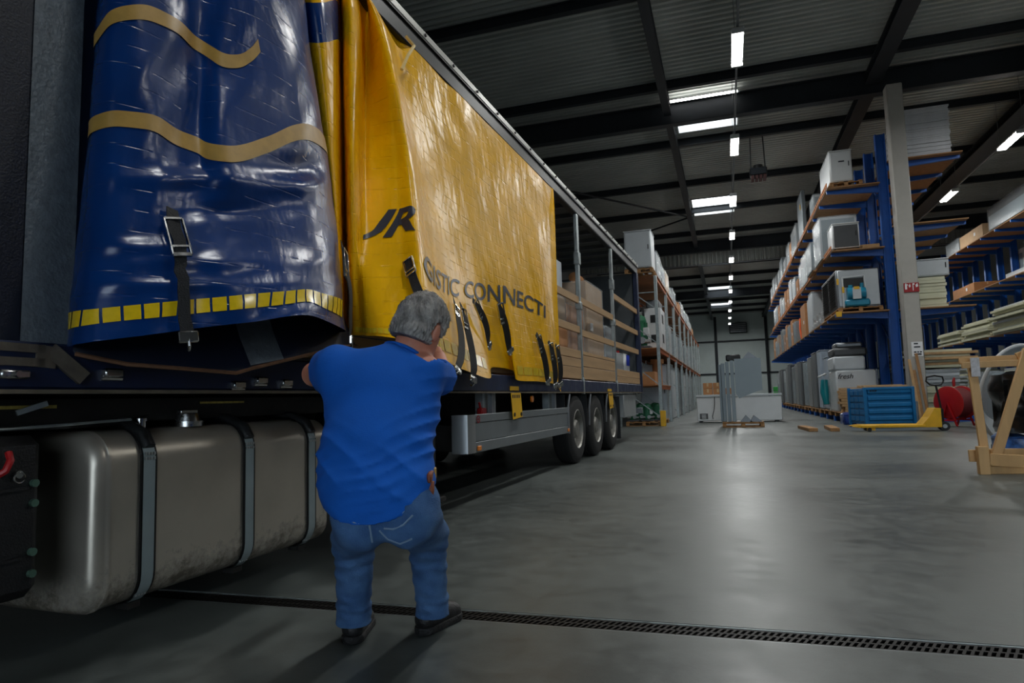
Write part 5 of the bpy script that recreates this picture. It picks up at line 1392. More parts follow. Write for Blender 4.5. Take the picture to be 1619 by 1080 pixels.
# ------------------------------------------------------------------ blue cantilever rack beside the column (two sided)
BXL, BXC, BXR, BY0, BST, BN = 3.15, 4.66, 6.65, 21.35, 1.65, 19
LZ = (3.18, 5.02, 6.92); RZ = (3.18, 5.62, 7.55)
def blue_rack():
    t = thing('cantilever_rack', (4.7, 21.3, 0), 'tall blue cantilever rack with chipboard shelves along the right of the aisle', 'rack')
    u = MB(); u.bb(-.13, -.10, -.09, .09, 0, 8.45); u.bb(.10, .13, -.09, .09, 0, 8.45); u.bb(-.10, .10, -.015, .015, 0, 8.45)
    ume = u.mesh('upright', M_BLUE, (0, 0, 0), smooth=False)
    a = MB(); a.prism([(-(BXC-BXL), 0), (-.13, 0), (-.13, -.20), (-.45, -.17), (-(BXC-BXL), -.09)], 1, -.045, .045); ame = a.mesh('arm', M_BLUE, (0, 0, 0), smooth=False)
    b = MB(); b.prism([((BXR-BXC), 0), (.13, 0), (.13, -.22), (.45, -.18), ((BXR-BXC), -.09)], 1, -.045, .045); bme = b.mesh('arm', M_BLUE, (0, 0, 0), smooth=False)
    s = MB(); s.bb(0, BXC-BXL-.13, .004, BST-.004, 0, .035, .002); sme = s.mesh('shelf_board', M_BOARD, (0, 0, 0))
    r = MB(); r.bb(0, BXR-BXC-.13, .004, BST-.004, 0, .035, .002); rme = r.mesh('shelf_board', M_BOARD, (0, 0, 0))
    g = MB(); g.bb(-(BXC-BXL), -.13, -.07, .07, 0, .16, .004); g.bb(.13, BXR-BXC, -.07, .07, 0, .16, .004); gme = g.mesh('base_beam', M_BLUE, (0, 0, 0))
    for i in range(BN):
        y = BY0+i*BST
        link('upright', ume, (BXC, y, 0), t); link('base_beam', gme, (BXC, y, 0), t)
        for z in LZ: link('arm', ame, (BXC, y, z), t)
        for z in RZ:
            if i < 12: link('arm', bme, (BXC, y, z), t)
        if i < BN-1:
            for z in LZ: link('shelf_board', sme, (BXL, y-.3, z+.002), t)
            if i < 11:
                for z in RZ: link('shelf_board', rme, (BXC+.13, y-.3, z+.002), t)
    for z in (2.1, 4.2, 6.4):
        for i in range(0, 8, 2):
            m = MB(); m.bar((BXC, BY0+i*BST+.1, z), (BXC, BY0+(i+1)*BST-.1, z+.9), .05, .03); m.build('brace', M_BLUE, t, smooth=False)
    m = MB(); m.bb(BXL-.02, BXL+.13, BY0-.33, BY0-.302, 3.08, 3.23, .004); m.build('end_plate', M_YEL, t)
    return t
blue_rack()
# timber edging of the shelves with slots (stands proud of the boards)
def edging():
    for li, z in enumerate(LZ[1:], 1):
        t = thing('shelf_edging', (BXL, BY0, z+.04), ['', 'slotted timber edging along the middle shelf of the blue rack', 'slotted timber edging along the top shelf of the blue rack'][li], 'edging')
        m = MB(); L = 1.63
        m.bb(-.012, .012, 0, L, 0, .035); m.bb(-.012, .012, 0, L, .10, .135)
        for k in range(6): m.bb(-.012, .012, k*L/5.5, k*L/5.5+.07, .035, .10)
        me = m.mesh('edge_board', mat('orange timber', rgb(190, 118, 62), .7, var=.15), (0, 0, 0), smooth=False)
        for i in range(16): link('edge_board', me, (BXL-.03, BY0-.3+i*1.65, z+.03), t)
edging()

G1 = 'goods on the lowest blue shelf'; G2 = 'goods on the middle blue shelf'; G3 = 'goods on the top blue shelf'; G0 = 'goods on the floor under the blue rack'
z1, z2, z3 = LZ[0]+.04, LZ[1]+.04, LZ[2]+.04
# lowest shelf
def cooler():
    x0, x1, y0, y1, a, b = 3.24, 4.40, 21.20, 24.4, z1+.10, 4.52
    pallet(x0, x1, y0, y1, z1, 'wooden pallet under the louvred cooling unit on the blue rack', 'wooden pallets')
    t = thing('cooling_unit', (3.8, 22.6, z1+.145), 'big grey louvred cooling unit with teal compressor at the near end of the blue rack', 'machine', G1)
    a = z1+.15
    m = MB(); m.bb(x0, x1, y0+.25, y1, a, b, .02); m.build('body', M_GREYST, t)
    m = MB(); m.bb(x0+.05, x1-.02, y0+.215, y0+.248, a+.05, b-.03, .01); m.build('end_panel', M_SILVER, t)
    n = 13
    for j in range(2):
        yy0 = y0+.3+j*1.4
        m = MB(); m.bb(x0-.02, x0-.002, yy0, yy0+1.32, a+.08, b-.06); p = m.build('louvre_frame', M_DGREY, t, smooth=False)
        for k in range(n):
            zz = a+.12+(b-a-.26)*k/(n-1)
            l = MB(); l.box((x0-.03, yy0+.66, zz), (.05, 1.26, .008), 0, Euler((0, R(-35), 0)).to_matrix()); l.build('louvre', M_DGREY, p, smooth=False)
    f = MB()
    for (p, q) in (((3.40, a), (3.40, 4.27)), ((3.40, 4.27), (3.98, 4.29)), ((3.98, 4.29), (4.02, a))):
        f.bar((p[0], y0+.13, p[1]), (q[0], y0+.13, q[1]), .04, .04)
    f.build('guard_frame', M_WHITE, t, smooth=False)
    m = MB(); m.bb(3.44, 3.96, y0+.16, y0+.20, 3.98, 4.24); m.build('dark_window', M_BLACKP, t, smooth=False)
    c = MB(); c.bb(3.42, 4.08, y0-.02, y0+.2, a+.02, a+.22, .04); c.cyl((3.5, y0+.1, a+.4), (3.98, y0+.1, a+.4), .17, n=20); c.cyl((3.6, y0+.1, a+.22), (3.6, y0+.1, a+.65), .06, n=12); c.cyl((3.9, y0+.1, a+.2), (3.9, y0+.1, a+.7), .05, n=12)
    c.build('compressor', M_TEAL, t)
    m = MB(); m.bb(3.62, 3.84, y0-.09, y0-.075, a+.22, a+.55); m.build('data_plate', M_PGREY, t, smooth=False)
    m = MB(); m.bb(3.66, 3.80, y0-.095, y0-.09, a+.50, a+.58); m.build('yellow_sticker', M_YEL, t, smooth=False)
    for (xx, zz) in ((3.27, 4.15), (3.405, 3.9)):
        m = MB(); m.bb(xx-.03, xx+.03, y0+.10, y0+.108, zz-.09, zz+.09); m.build('yellow_sticker', M_YEL, t, smooth=False)
cooler()
m = wrap_mesh(3.18, 3.9, 24.6, 26.6, z1, z1+.42, 14, .09); m.build('plastic_heap', M_FILM, label='crumpled clear plastic heap beyond the louvred cooling unit', cat='plastic', group=G1, angle=20)
cabinet(3.22, 4.3, 27.0, 28.0, z1, z1+1.45, 'tall pale grey cabinet beyond the plastic heap on the lowest blue shelf', G1)
cabinet(3.26, 4.3, 28.15, 28.9, z1, z1+1.35, 'second pale grey cabinet beyond the plastic heap on the lowest blue shelf', G1)
carton(3.2, 4.2, 29.3, 31.0, z1, z1+1.35, 'large brown carton on the lowest blue shelf beyond the grey cabinets', G1)
m = MB()
for k in range(7):
    m.tube([(3.25+.1*k, 31.5, z1+.02), (3.22+.1*k, 31.7, z1+.5+.1*(k % 3)), (3.3+.08*k, 32.2, z1+1.0+.06*(k % 2)), (3.4+.08*k, 32.6, z1+.7)], .04, 6)
m.build('orange_cover', mat('orange fabric', rgb(224, 92, 30), .7), label='orange strapping sheet bundle on the lowest blue shelf', cat='cover', group=G1)
y = 33.2; k = 0
for (dy, h, kind) in ((1.2, 1.0, 'w'), (1.0, 1.25, 'c'), (1.4, 1.1, 'w'), (.9, 1.3, 'c'), (1.2, .9, 'c'), (1.3, 1.3, 'w'), (1.2, 1.1, 'c'), (1.4, 1.25, 'w'), (1.2, 1.0, 'w'), (1.4, 1.3, 'c')):
    lb = '%s past the orange bundle on the lowest blue shelf' % ORD[k]
    if kind == 'w': wrapped(3.2, 4.2, y, y+dy, z1, z1+h, 'film wrapped grey unit, %s' % lb, G1)
    else: carton(3.2, 4.2, y, y+dy, z1, z1+h, 'brown carton, %s' % lb, G1, film=(k % 2 == 0))
    y += dy+.35; k += 1
# middle shelf
cabinet(3.22, 3.93, 21.25, 22.2, z2+.05, 5.86, 'small cabinet with a dark door at the near end of the middle blue shelf', G2, mt=M_WHITE, dark=M_DGREY)
simple('timber_bearers', 'timber', 'pale timber pieces behind the dark door cabinet on the middle blue shelf', G2, [('bearer', M_BOARDL, lambda m: m.bb(4.0, 4.45, 21.3, 21.5, z2, z2+.14, .004)), ('bearer', M_BOARDL, lambda m: m.bb(3.95, 4.4, 21.6, 21.8, z2, z2+.2, .004))])
wrapped(3.05, 4.1, 22.5, 24.1, z2, z2+1.35, 'tall film wrapped unit right behind the dark door cabinet', G2, bag=True)
wrapped(3.0, 4.0, 24.5, 25.9, z2, z2+1.0, 'film wrapped unit bulging over the middle blue shelf edge', G2, M_MGREY, bag=True)
wrapped(3.1, 4.1, 26.8, 28.6, z2, z2+1.15, 'pale wrapped unit, third along the middle blue shelf', G2)
y = 29.2; k = 0
for (dy, h, kind) in ((1.3, 1.2, 'w'), (.9, .8, 'c'), (1.5, 1.1, 'w'), (1.2, 1.3, 'w'), (.9, 1.1, 'c'), (.9, 1.2, 'c'), (1.4, 1.0, 'w'), (1.2, 1.25, 'w'), (1.2, 1.0, 'c'), (1.4, 1.2, 'w'), (1.3, 1.2, 'w')):
    lb = '%s after the pale wrapped unit on the middle blue shelf' % ORD[k]
    if kind == 'w': wrapped(3.2, 4.2, y, y+dy, z2, z2+h, 'film wrapped appliance, %s' % lb, G2)
    else: carton(3.18, 4.1, y, y+dy, z2, z2+h, 'brown carton, %s' % lb, G2)
    y += dy+.4; k += 1
# top shelf
pallet(3.22, 4.1, 21.1, 23.3, z3, 'wooden pallet under the white cabinet on the top blue shelf')
t = cabinet(3.26, 3.86, 21.2, 23.2, z3+.145, 8.06, 'white cabinet lying on a pallet at the near end of the top blue shelf', G3, mt=M_WHITE)
m = MB(); m.bb(3.5, 3.66, 21.175, 21.18, 7.72, 7.76); m.build('badge', M_INK, t, smooth=False)
wrapped(3.2, 3.9, 24.6, 25.6, z3, z3+.8, 'wrapped pale unit, second along the top blue shelf', G3)
simple('leaning_glass', 'panel', 'tall leaning wrapped glass panel with a yellow sticker on the top blue shelf', G3, [('panel', M_MGREY, lambda m: m.bb(3.12, 3.24, 27.2, 28.8, z3, z3+1.75, .01)), ('plastic_film', M_FILM, lambda m: m.bb(3.10, 3.26, 27.18, 28.82, z3, z3+1.78, .02)), ('yellow_sticker', M_YEL, lambda m: m.bb(3.09, 3.10, 27.5, 27.7, z3+1.1, z3+1.3))])
wrapped(3.1, 4.1, 29.6, 31.8, z3, z3+1.05, 'long wrapped unit on the top blue shelf beyond the leaning panel', G3)
carton(3.15, 4.0, 32.2, 33.4, z3, z3+.9, 'orange brown carton on the top blue shelf beyond the long wrapped unit', G3)
y = 34.0; k = 0
for (dy, h) in ((1.5, 1.2), (1.3, .9), (1.6, 1.3), (1.2, 1.0), (1.6, 1.1), (1.5, 1.3), (1.4, 1.0)):
    wrapped(3.2, 4.2, y, y+dy, z3, z3+h, 'wrapped unit, %s beyond the carton on the top blue shelf' % ORD[k], G3, bag=(k % 2 == 0)); y += dy+.7; k += 1
# floor level, aisle side
zf = .16
for i in range(9):
    y0 = 21.4+i*2.4
    pallet(3.12, 4.4, y0, y0+2.2, zf, 'floor level pallet under the blue rack, %s from the column' % ORD[i])
zp = zf+.145
def wrapped_stack():
    t = thing('wrapped_stack', (3.55, 22.6, zp), 'tall white shrink wrapped stack with handwriting under the blue rack', 'pallet load', G0)
    m = MB(); m.bb(3.16, 4.25, 22.1, 23.5, zp, 1.55, .04); m.build('body', M_WHITE, t)
    m = MB(); m.bb(3.12, 4.0, 22.15, 23.4, 1.56, 1.98, .05); m.build('upper_body', M_PGREY, t)
    f = wrap_mesh(3.12, 4.29, 22.06, 23.54, zp, 1.56, 12, .03); f.build('plastic_film', M_FILM, t, angle=20)
    vs, fs = text_mesh('fresh', .3, .01)
    x0_ = min(v.x for v in vs); sc = .42/(max(v.x for v in vs)-x0_)
    m = MB(); m.add([(3.20+(v.x-x0_)*sc, 22.0, 1.30+v.y*sc) for v in vs], fs); m.build('handwriting', M_INK, t, fixn=False)
wrapped_stack()
simple('dark_machine', 'machine', 'low dark machine on top of the white shrink wrapped stack', G0, [('body', M_DGREY, lambda m: (m.bb(3.15, 4.1, 22.3, 23.4, 1.99, 2.25, .06),)), ('hood', M_GREYST, lambda m: m.bb(3.25, 4.0, 22.4, 23.2, 2.25, 2.42, .05))])
def wood_stack():
    t = thing('timber_stack', (3.4, 21.75, zp), 'stack of pale sawn timber in front of the white wrapped stack', 'timber', G0)
    b = MB(); b.bb(0, .9, 0, .11, 0, .075, .004); me = b.mesh('timber', M_BOARDL, (0, 0, 0))
    for i in range(9):
        for j in range(4): link('timber', me, (3.14+rnd.uniform(-.03, .06)+(.06 if i < 3 else 0), 21.42+j*.125, zp+i*.08), t)
wood_stack()
def tall_panel(x, y, h, label, mt=M_PGREY, lean=0):
    simple('tall_panel', 'panel', label, G0, [('panel', mt, lambda m: m.box((x+.06, y+.55, zp+h/2), (.14, 1.1, h), .01, Euler((0, lean, 0)).to_matrix())), ('edge_strip', M_SILVER, lambda m: m.bb(x-.02, x+.15, y-.03, y-.002, zp, zp+h, .004))])
cabinet(3.2, 3.95, 24.0, 24.9, zp, 2.05, 'tall pale blue grey cabinet beside the white wrapped stack', G0, mt=mat('pale blue grey enamel', rgb(160, 172, 186), .45, var=.05))
cabinet(3.15, 3.9, 25.2, 26.1, zp, 2.35, 'taller pale blue grey cabinet, second beside the white wrapped stack', G0, mt=MATS['pale blue grey enamel'])
m = MB(); m.tube([(3.08, 23.8, .5), (3.05, 23.85, .9), (3.07, 23.9, 1.3)], [.10, .15, .12], 10); m.build('teal_bag', mat('teal film', rgb(20, 130, 140), .3), label='teal plastic bag hanging beside the white wrapped stack', cat='bag', group=G0)
m = MB(); m.cyl((2.85, 23.62, 1.40), (3.1, 23.8, 1.50), .035, n=10); m.build('white_tube', M_WHITE, label='white tube sticking out above the teal bag', cat='tube', group=G0)
for i in range(12):
    y0 = 26.6+i*1.75
    if i % 3 == 0: cabinet(3.15, 4.1, y0, y0+1.2, zp, 2.35-.1*(i % 2), 'tall glass door fridge, %s beyond the pale cabinets on the floor' % ORD[i], G0, mt=M_GREYST, dark=M_DGREY)
    elif i % 3 == 1: cabinet(3.18, 4.1, y0, y0+1.1, zp, 2.25, 'grey steel fridge, %s beyond the pale cabinets on the floor' % ORD[i], G0, mt=M_SILVER)
    else: wrapped(3.2, 4.1, y0, y0+1.2, zp, 2.15, 'wrapped fridge, %s beyond the pale cabinets on the floor' % ORD[i], G0)
m = MB()
for k in range(3): m.bb(3.0, 3.6, 48.2, 48.9, .3+k*.35, .62+k*.35, .03)
m.build('green_crates', mat('vivid green', rgb(40, 150, 60), .5), label='vivid green crates far down the blue rack floor', cat='crates', group=G0)
# right side shelves of the blue rack: panel stacks
GP = 'panel stacks on the right side of the blue rack'
def foam_stack():
    panel_stack(5.22, 6.45, 21.25, 23.4, RZ[2]+.04, 26, .052, 'tall stack of white foam sheets on the top shelf right of the column', GP, [M_FOAM], .03)
foam_stack()
panel_stack(4.95, 6.05, 21.4, 24.0, RZ[0]+.04, 10, .085, 'cream insulated panels on the low shelf right of the column', GP, [M_CREAM], .04)
cabinet(5.0, 6.2, 21.5, 23.0, RZ[0]+.04+.9, 4.62, 'flat grey unit on top of the cream panels right of the column', GP, mt=M_PGREY)
panel_stack(5.2, 6.5, 25.0, 27.6, RZ[0]+.04, 7, .085, 'second stack of cream panels on the low right shelf', GP, [M_CREAM, M_PGREY], .05)
panel_stack(4.9, 6.3, 21.5, 24.2, .18, 9, .085, 'floor stack of cream panels right of the column', GP, [M_CREAM], .06)
panel_stack(4.95, 6.2, 21.5, 24.2, 1.0, 5, .09, 'silver panels on top of the floor stack right of the column', GP, [M_SILVER, M_PGREY], .05)
panel_stack(4.9, 6.6, 21.5, 24.4, 1.52, 7, .07, 'ragged cream and brown boards topping the floor stack right of the column', GP, [M_CREAM, M_BOARDL], .16)
panel_stack(5.1, 6.6, 25.2, 28.0, .18, 13, .085, 'second floor stack of cream panels behind the hose reel', GP, [M_CREAM], .06)

# ------------------------------------------------------------------ second blue rack along the right wall
def rack2():
    t = thing('cantilever_rack', (12.0, 30, 0), 'second blue cantilever rack at the far right holding panel stacks', 'rack')
    x0, xc, y0, st, n = 11.15, 12.95, 22.6, 1.65, 18
    u = MB(); u.bb(-.13, -.10, -.09, .09, 0, 9.0); u.bb(.10, .13, -.09, .09, 0, 9.0); u.bb(-.10, .10, -.015, .015, 0, 9.0); ume = u.mesh('upright', M_BLUE, (0, 0, 0), smooth=False)
    a = MB(); a.prism([(-(xc-x0), 0), (-.13, 0), (-.13, -.22), (-.45, -.18), (-(xc-x0), -.09)], 1, -.045, .045); ame = a.mesh('arm', M_BLUE, (0, 0, 0), smooth=False)
    s = MB(); s.bb(0, xc-x0-.13, .004, st-.004, 0, .035, .002); sme = s.mesh('shelf_board', M_BOARD, (0, 0, 0))
    g = MB(); g.bb(-(xc-x0), -.13, -.07, .07, 0, .16, .004); gme = g.mesh('base_beam', M_BLUE, (0, 0, 0))
    for i in range(n):
        y = y0+i*st
        link('upright', ume, (xc, y, 0), t); link('base_beam', gme, (xc, y, 0), t)
        for z in (3.10, 5.32, 7.58):
            link('arm', ame, (xc, y, z), t)
            if i < n-1: link('shelf_board', sme, (x0, y, z+.002), t)
rack2()
GQ = 'goods on the far right blue rack'
zz = 7.62
panel_stack(11.2, 12.6, 25.0, 28.6, zz, 6, .07, 'nearest stack of cream panels on the top shelf of the far right rack', GQ, [M_CREAM], .08)
wrapped(11.2, 12.5, 29.4, 33.2, zz, zz+1.0, 'long dark wrapped unit on the top shelf of the far right rack', GQ, M_DGREY)
carton(11.15, 12.4, 33.8, 36.8, zz, zz+.55, 'long yellowish carton on the top shelf of the far right rack', GQ, M_CARD2)
wrapped(11.3, 12.5, 37.4, 39.4, zz, zz+.7, 'small wrapped unit at the end of the top far right shelf', GQ, M_MGREY)
zz = 5.36
panel_stack(11.2, 12.6, 28.4, 32.0, zz, 2, .09, 'thin white panels on the middle shelf of the far right rack', GQ, [M_WHITE, M_PGREY], .1)
carton(11.2, 12.3, 35.6, 38.6, zz, zz+.45, 'flat brown carton on the middle shelf of the far right rack', GQ, M_CARD)
zz = 3.14
panel_stack(11.2, 12.6, 26.0, 29.6, zz, 8, .09, 'nearest stack of pale panels on the low shelf of the far right rack', GQ, [M_CREAM, M_PGREY], .14)
panel_stack(11.15, 12.6, 30.2, 33.6, zz, 12, .09, 'tall stack of cream panels, second on the low shelf of the far right rack', GQ, [M_CREAM, M_CREAM, M_PGREY], .16)
panel_stack(11.2, 12.6, 34.2, 37.6, zz, 9, .09, 'third stack of cream panels on the low shelf of the far right rack', GQ, [M_CREAM], .12)
panel_stack(11.2, 12.6, 38.2, 41.6, zz, 7, .09, 'fourth stack of cream panels on the low shelf of the far right rack', GQ, [M_CREAM], .12)
for k, (a, n_) in enumerate(((25.5, 12), (29.6, 16), (33.7, 14), (37.8, 18))):
    panel_stack(11.2, 12.6, a, a+3.6, .18, n_, .09, 'floor stack of cream panels, %s along the far right rack' % ORD[k], GQ, [M_CREAM, M_PGREY], .08)
k = 0
for i in range(8):
    y = 23.6+i*1.65
    simple('white_door_leaf', 'panel', 'white door leaf behind the uprights of the far right rack, %s from the near end' % ORD[i], 'door leaves behind the far right rack', [('leaf', M_PGREY, lambda m: m.bb(13.12, 13.2, y, y+1.0, 5.4, 7.2, .01)), ('glass', M_MGREY, lambda m: m.bb(13.11, 13.12, y+.2, y+.8, 6.3, 7.0))])

# ------------------------------------------------------------------ left rack behind the trailer
def left_rack():
    t = thing('pallet_rack', (-2.6, 21, 0), 'galvanised pallet rack with brown shelves behind the trailer', 'rack')
    xs, xb = -1.98, -3.25
    ys = [20.9, 24.5, 28.1, 31.7, 35.3, 38.9, 42.5, 46.1, 49.7, 53.3]
    u = MB(); u.bb(-.05, .05, -.05, .05, 0, 4.72, .006); ume = u.mesh('post', M_GALV, (0, 0, 0))
    for y in ys:
        for x in (xs, xb): link('post', ume, (x, y, 0), t)
        for (za, zb) in ((.3, 1.2), (1.3, 2.3), (2.6, 3.6), (3.7, 4.6)):
            m = MB(); m.bar((xs-.05, y, za), (xb+.05, y, zb), .03, .03); m.build('brace', M_GALV, t, smooth=False)
        m = MB(); m.bar((xs-.05, y, 4.2), (xb+.05, y, 4.2), .03, .03); m.build('tie', M_GALV, t, smooth=False)
    fr = mat('orange beam paint', rgb(196, 104, 52), .5, var=.15)
    M_SH = mat('brown shelf board', rgb(164, 106, 62), .75, var=.2, vscale=5)
    for z in (4.72, 2.42, 1.25):
        for i in range(len(ys)-1):
            if z == 1.25 and i > 0: continue
            a, b = ys[i]+.055, ys[i+1]-.055
            for x in (xs, xb):
                m = MB(); m.bb(x-.025, x+.025, a, b, z-.11, z, .004); m.build('beam', fr, t)
            for j in range(3):
                l = (b-a)/3
                m = MB(); m.bb(xb+.03, xs+.06, a+j*l+.01, a+(j+1)*l-.01, z+.002, z+.03); m.build('shelf_board', M_SH, t, smooth=False)
    m = MB(); m.bb(xs-.02, xs+.14, 20.72, 20.84, 0, .48, .01); m.build('post_guard', M_YEL, t)
left_rack()
GL = 'goods on the rack behind the trailer'
zt, zm, zl = 4.755, 2.455, 1.285
pallet(-2.86, -1.98, 20.4, 21.6, zt, 'small pallet under the grey cabinet on top of the left rack')
cabinet(-2.84, -2.02, 20.45, 21.5, zt+.145, 6.08, 'tall grey cabinet standing on top of the left rack behind the trailer', GL, mt=M_PGREY)
y = 22.4; k = 0
for (dy, h, kind) in ((1.4, 1.05, 'w'), (1.2, .9, 'w'), (1.6, 1.0, 'p'), (1.2, .6, 'w'), (1.8, .8, 'w'), (1.4, .55, 'c'), (1.2, .7, 'c'), (2.2, .9, 'w'), (2.2, .8, 'w'), (2.4, .9, 'w'), (2.2, .7, 'w'), (2.5, .6, 'c')):
    lb = '%s past the grey cabinet on top of the left rack' % ORD[k]
    if kind == 'c': carton(-3.1, -2.05, y, y+dy, zt, zt+h, 'brown carton, %s' % lb, GL)
    elif kind == 'p': carton(-3.1, -2.05, y, y+dy, zt, zt+h, 'pale wrapped carton, %s' % lb, GL, M_CARD2, film=True)
    else: wrapped(-3.1, -2.05, y, y+dy, zt, zt+h, 'wrapped unit, %s' % lb, GL, bag=(k % 2 == 0))
    y += dy+.3; k += 1
def pump(cx, cy, z, s, label):
    t = thing('pump', (cx, cy, z), label, 'pump', 'green pumps on the left rack')
    m = MB(); m.bb(cx-.3*s, cx+.3*s, cy-.25*s, cy+.25*s, z, z+.08*s, .01); m.build('base', M_DGREY, t)
    m = MB(); m.cyl((cx, cy, z+.08*s), (cx, cy, z+.75*s), .2*s, n=20); m.lathe([(.2*s, 0), (.17*s, .1*s), (.08*s, .16*s), (0, .17*s)], (cx, cy, z+.75*s), (0, 0, 1), 20); m.build('motor', M_GREEN, t)
    for k in range(10):
        a = 2*math.pi*k/10; m = MB(); m.bar((cx+.21*s*math.cos(a), cy+.21*s*math.sin(a), z+.2*s), (cx+.21*s*math.cos(a), cy+.21*s*math.sin(a), z+.7*s), .012*s, .03*s); m.build('cooling_fin', M_GREEN, t, smooth=False)
    m = MB(); m.cyl((cx-.28*s, cy-.12*s, z+.2*s), (cx+.3*s, cy-.12*s, z+.2*s), .06*s, n=12); m.cyl((cx+.1*s, cy-.3*s, z+.22*s), (cx+.1*s, cy+.1*s, z+.22*s), .09*s, n=14); m.build('pipe', M_SILVER, t)
    m = MB(); m.bb(cx+.12*s, cx+.26*s, cy-.16*s, cy+.02*s, z+.36*s, z+.56*s, .01); m.build('terminal_box', M_WHITE, t)
pump(-2.65, 21.7, zm, 1.25, 'large green pump on the middle shelf of the left rack')
simple('steel_hood', 'machine', 'pale machine hood behind the large green pump', GL, [('hood', M_WHITE, lambda m: m.bb(-3.15, -2.62, 22.5, 23.6, zm+.85, zm+1.35, .02)), ('leg', M_GALV, lambda m: m.bb(-3.1, -3.02, 22.6, 22.68, zm, zm+.85)), ('leg', M_GALV, lambda m: m.bb(-2.7, -2.63, 22.6, 22.68, zm, zm+.85))])
def holed_box():
    t = thing('white_housing', (-2.2, 23.3, zm), 'white steel housing with two square holes on the left rack', 'machine', GL)
    m = MB(); m.bb(-2.55, -2.0, 22.5, 24.0, zm, zm+1.45, .01); m.build('body', M_WHITE, t)
    for zc in (.28, .95):
        m = MB(); m.bb(-2.0, -1.992, 22.8, 23.3, zm+zc, zm+zc+.3); m.build('hole', M_BLACKP, t, smooth=False)
        m = MB(); m.bb(-2.35, -2.12, 22.49, 22.498, zm+zc, zm+zc+.26); m.build('hole', M_BLACKP, t, smooth=False)
    m = MB(); m.bb(-2.5, -2.05, 22.6, 23.8, zm+1.45, zm+1.75, .05); m.build('hood', M_GREYST, t)
holed_box()
LYS = [24.5, 28.1, 31.7, 35.3, 38.9, 42.5, 46.1, 49.7]
k = 0
for i, yb in enumerate(LYS):
    for (d0, d1, h) in ((.2, 1.65, 1.0+.1*(i % 3)), (1.85, 3.4, 1.25-.1*(i % 2))):
        wrapped(-3.05, -2.1, yb+d0, yb+d1, zm, zm+h, 'wrapped pale unit, %s beyond the white housing on the left rack middle shelf' % ORD[k], GL, M_WHITE if k % 2 else None); k += 1
carton(-2.95, -2.15, 21.15, 21.9, zl, zl+.42, 'brown carton with white labels on the low shelf of the left rack', GL)
m = MB(); m.cyl((-2.25, 23.0, zl), (-2.25, 23.0, zl+.75), .16, n=18); m.cyl((-2.25, 23.0, zl+.75), (-2.25, 23.0, zl+.9), .22, n=18); m.build('cable_drum', M_CARD, label='upright brown cardboard drum on the low shelf of the left rack', cat='drum', group=GL)
pallet(-3.1, -1.99, 21.0, 23.6, .0, 'pallet of green pumps on the floor of the left rack')
i = 0
for (px_, py_) in ((-2.9, 21.3), (-2.45, 21.3), (-2.2, 21.75), (-2.75, 21.85), (-2.35, 22.35), (-2.85, 22.7), (-2.4, 23.0)):
    pump(px_, py_, .145, .62, 'small green pump on the floor pallet of the left rack, %s of seven' % ORD[i]); i += 1
k = 0
for i, yb in enumerate(LYS):
    for (d0, d1) in ((.2, 1.3), (1.35, 2.4), (2.45, 3.45)):
        if k < 18: cabinet(-3.05, -2.1, yb+d0, yb+d1, 0, 2.05+.05*(k % 3), 'tall fridge cabinet standing under the left rack, %s beyond the green pumps' % ORD[k], GL, mt=[M_SILVER, M_GREYST, M_PGREY, M_WHITE, M_PGREY][k % 5])
        k += 1
# ------------------------------------------------------------------ goods in the aisle
def chest_freezer():
    t = thing('chest_freezer', (.33, 23.4, 0), 'long white chest freezer standing across the aisle', 'freezer')
    m = MB(); m.bb(-1.0, 1.65, 23.0, 23.85, .05, .83, .02); m.build('body', M_WHITE, t)
    m = MB(); m.bb(-1.02, .32, 22.98, 23.87, .84, .92, .015); m.build('lid', M_PGREY, t)
    m = MB(); m.bb(.34, 1.67, 22.98, 23.87, .84, .92, .015); m.build('lid', M_PGREY, t)
    g = MB(); g.bb(-.92, -.66, 22.985, 22.999, .12, .30); g = g.build('vent_grille', M_DGREY, t, smooth=False)
    for k in range(3):
        s = MB(); s.bb(-.86, -.72, 22.978, 22.984, .14+k*.05, .165+k*.05); s.build('grille_bar', M_WHITE, g, smooth=False)
    for x in (-.9, 1.5):
        f = MB(); f.bb(x-.05, x+.05, 23.05, 23.8, 0, .05); f.build('foot', M_BLACKP, t, smooth=False)
    c = MB(); c.tube([(-.42, 22.97, .85), (-.43, 22.97, .6), (-.46, 22.97, .4), (-.52, 22.97, .2), (-.5, 22.97, .12)], .012, 6); c.build('power_cord', M_BLACKP, t)
chest_freezer()
for j in range(2):
    for i in range(2):
        carton(-.78+i*.32, -.48+i*.32, 23.2, 23.6, .925+j*.20, 1.12+j*.20, 'small brown carton on the freezer, %s %s of four' % (['lower', 'upper'][j], ['left', 'right'][i]), 'small cartons on the freezer')
carton(-.12, .2, 23.25, 23.6, .925, 1.13, 'single low brown carton on the freezer behind the grey panels', 'small cartons on the freezer')
pallet(-.18, .92, 19.45, 20.35, 0, 'wooden pallet carrying the folded grey panels in the aisle')
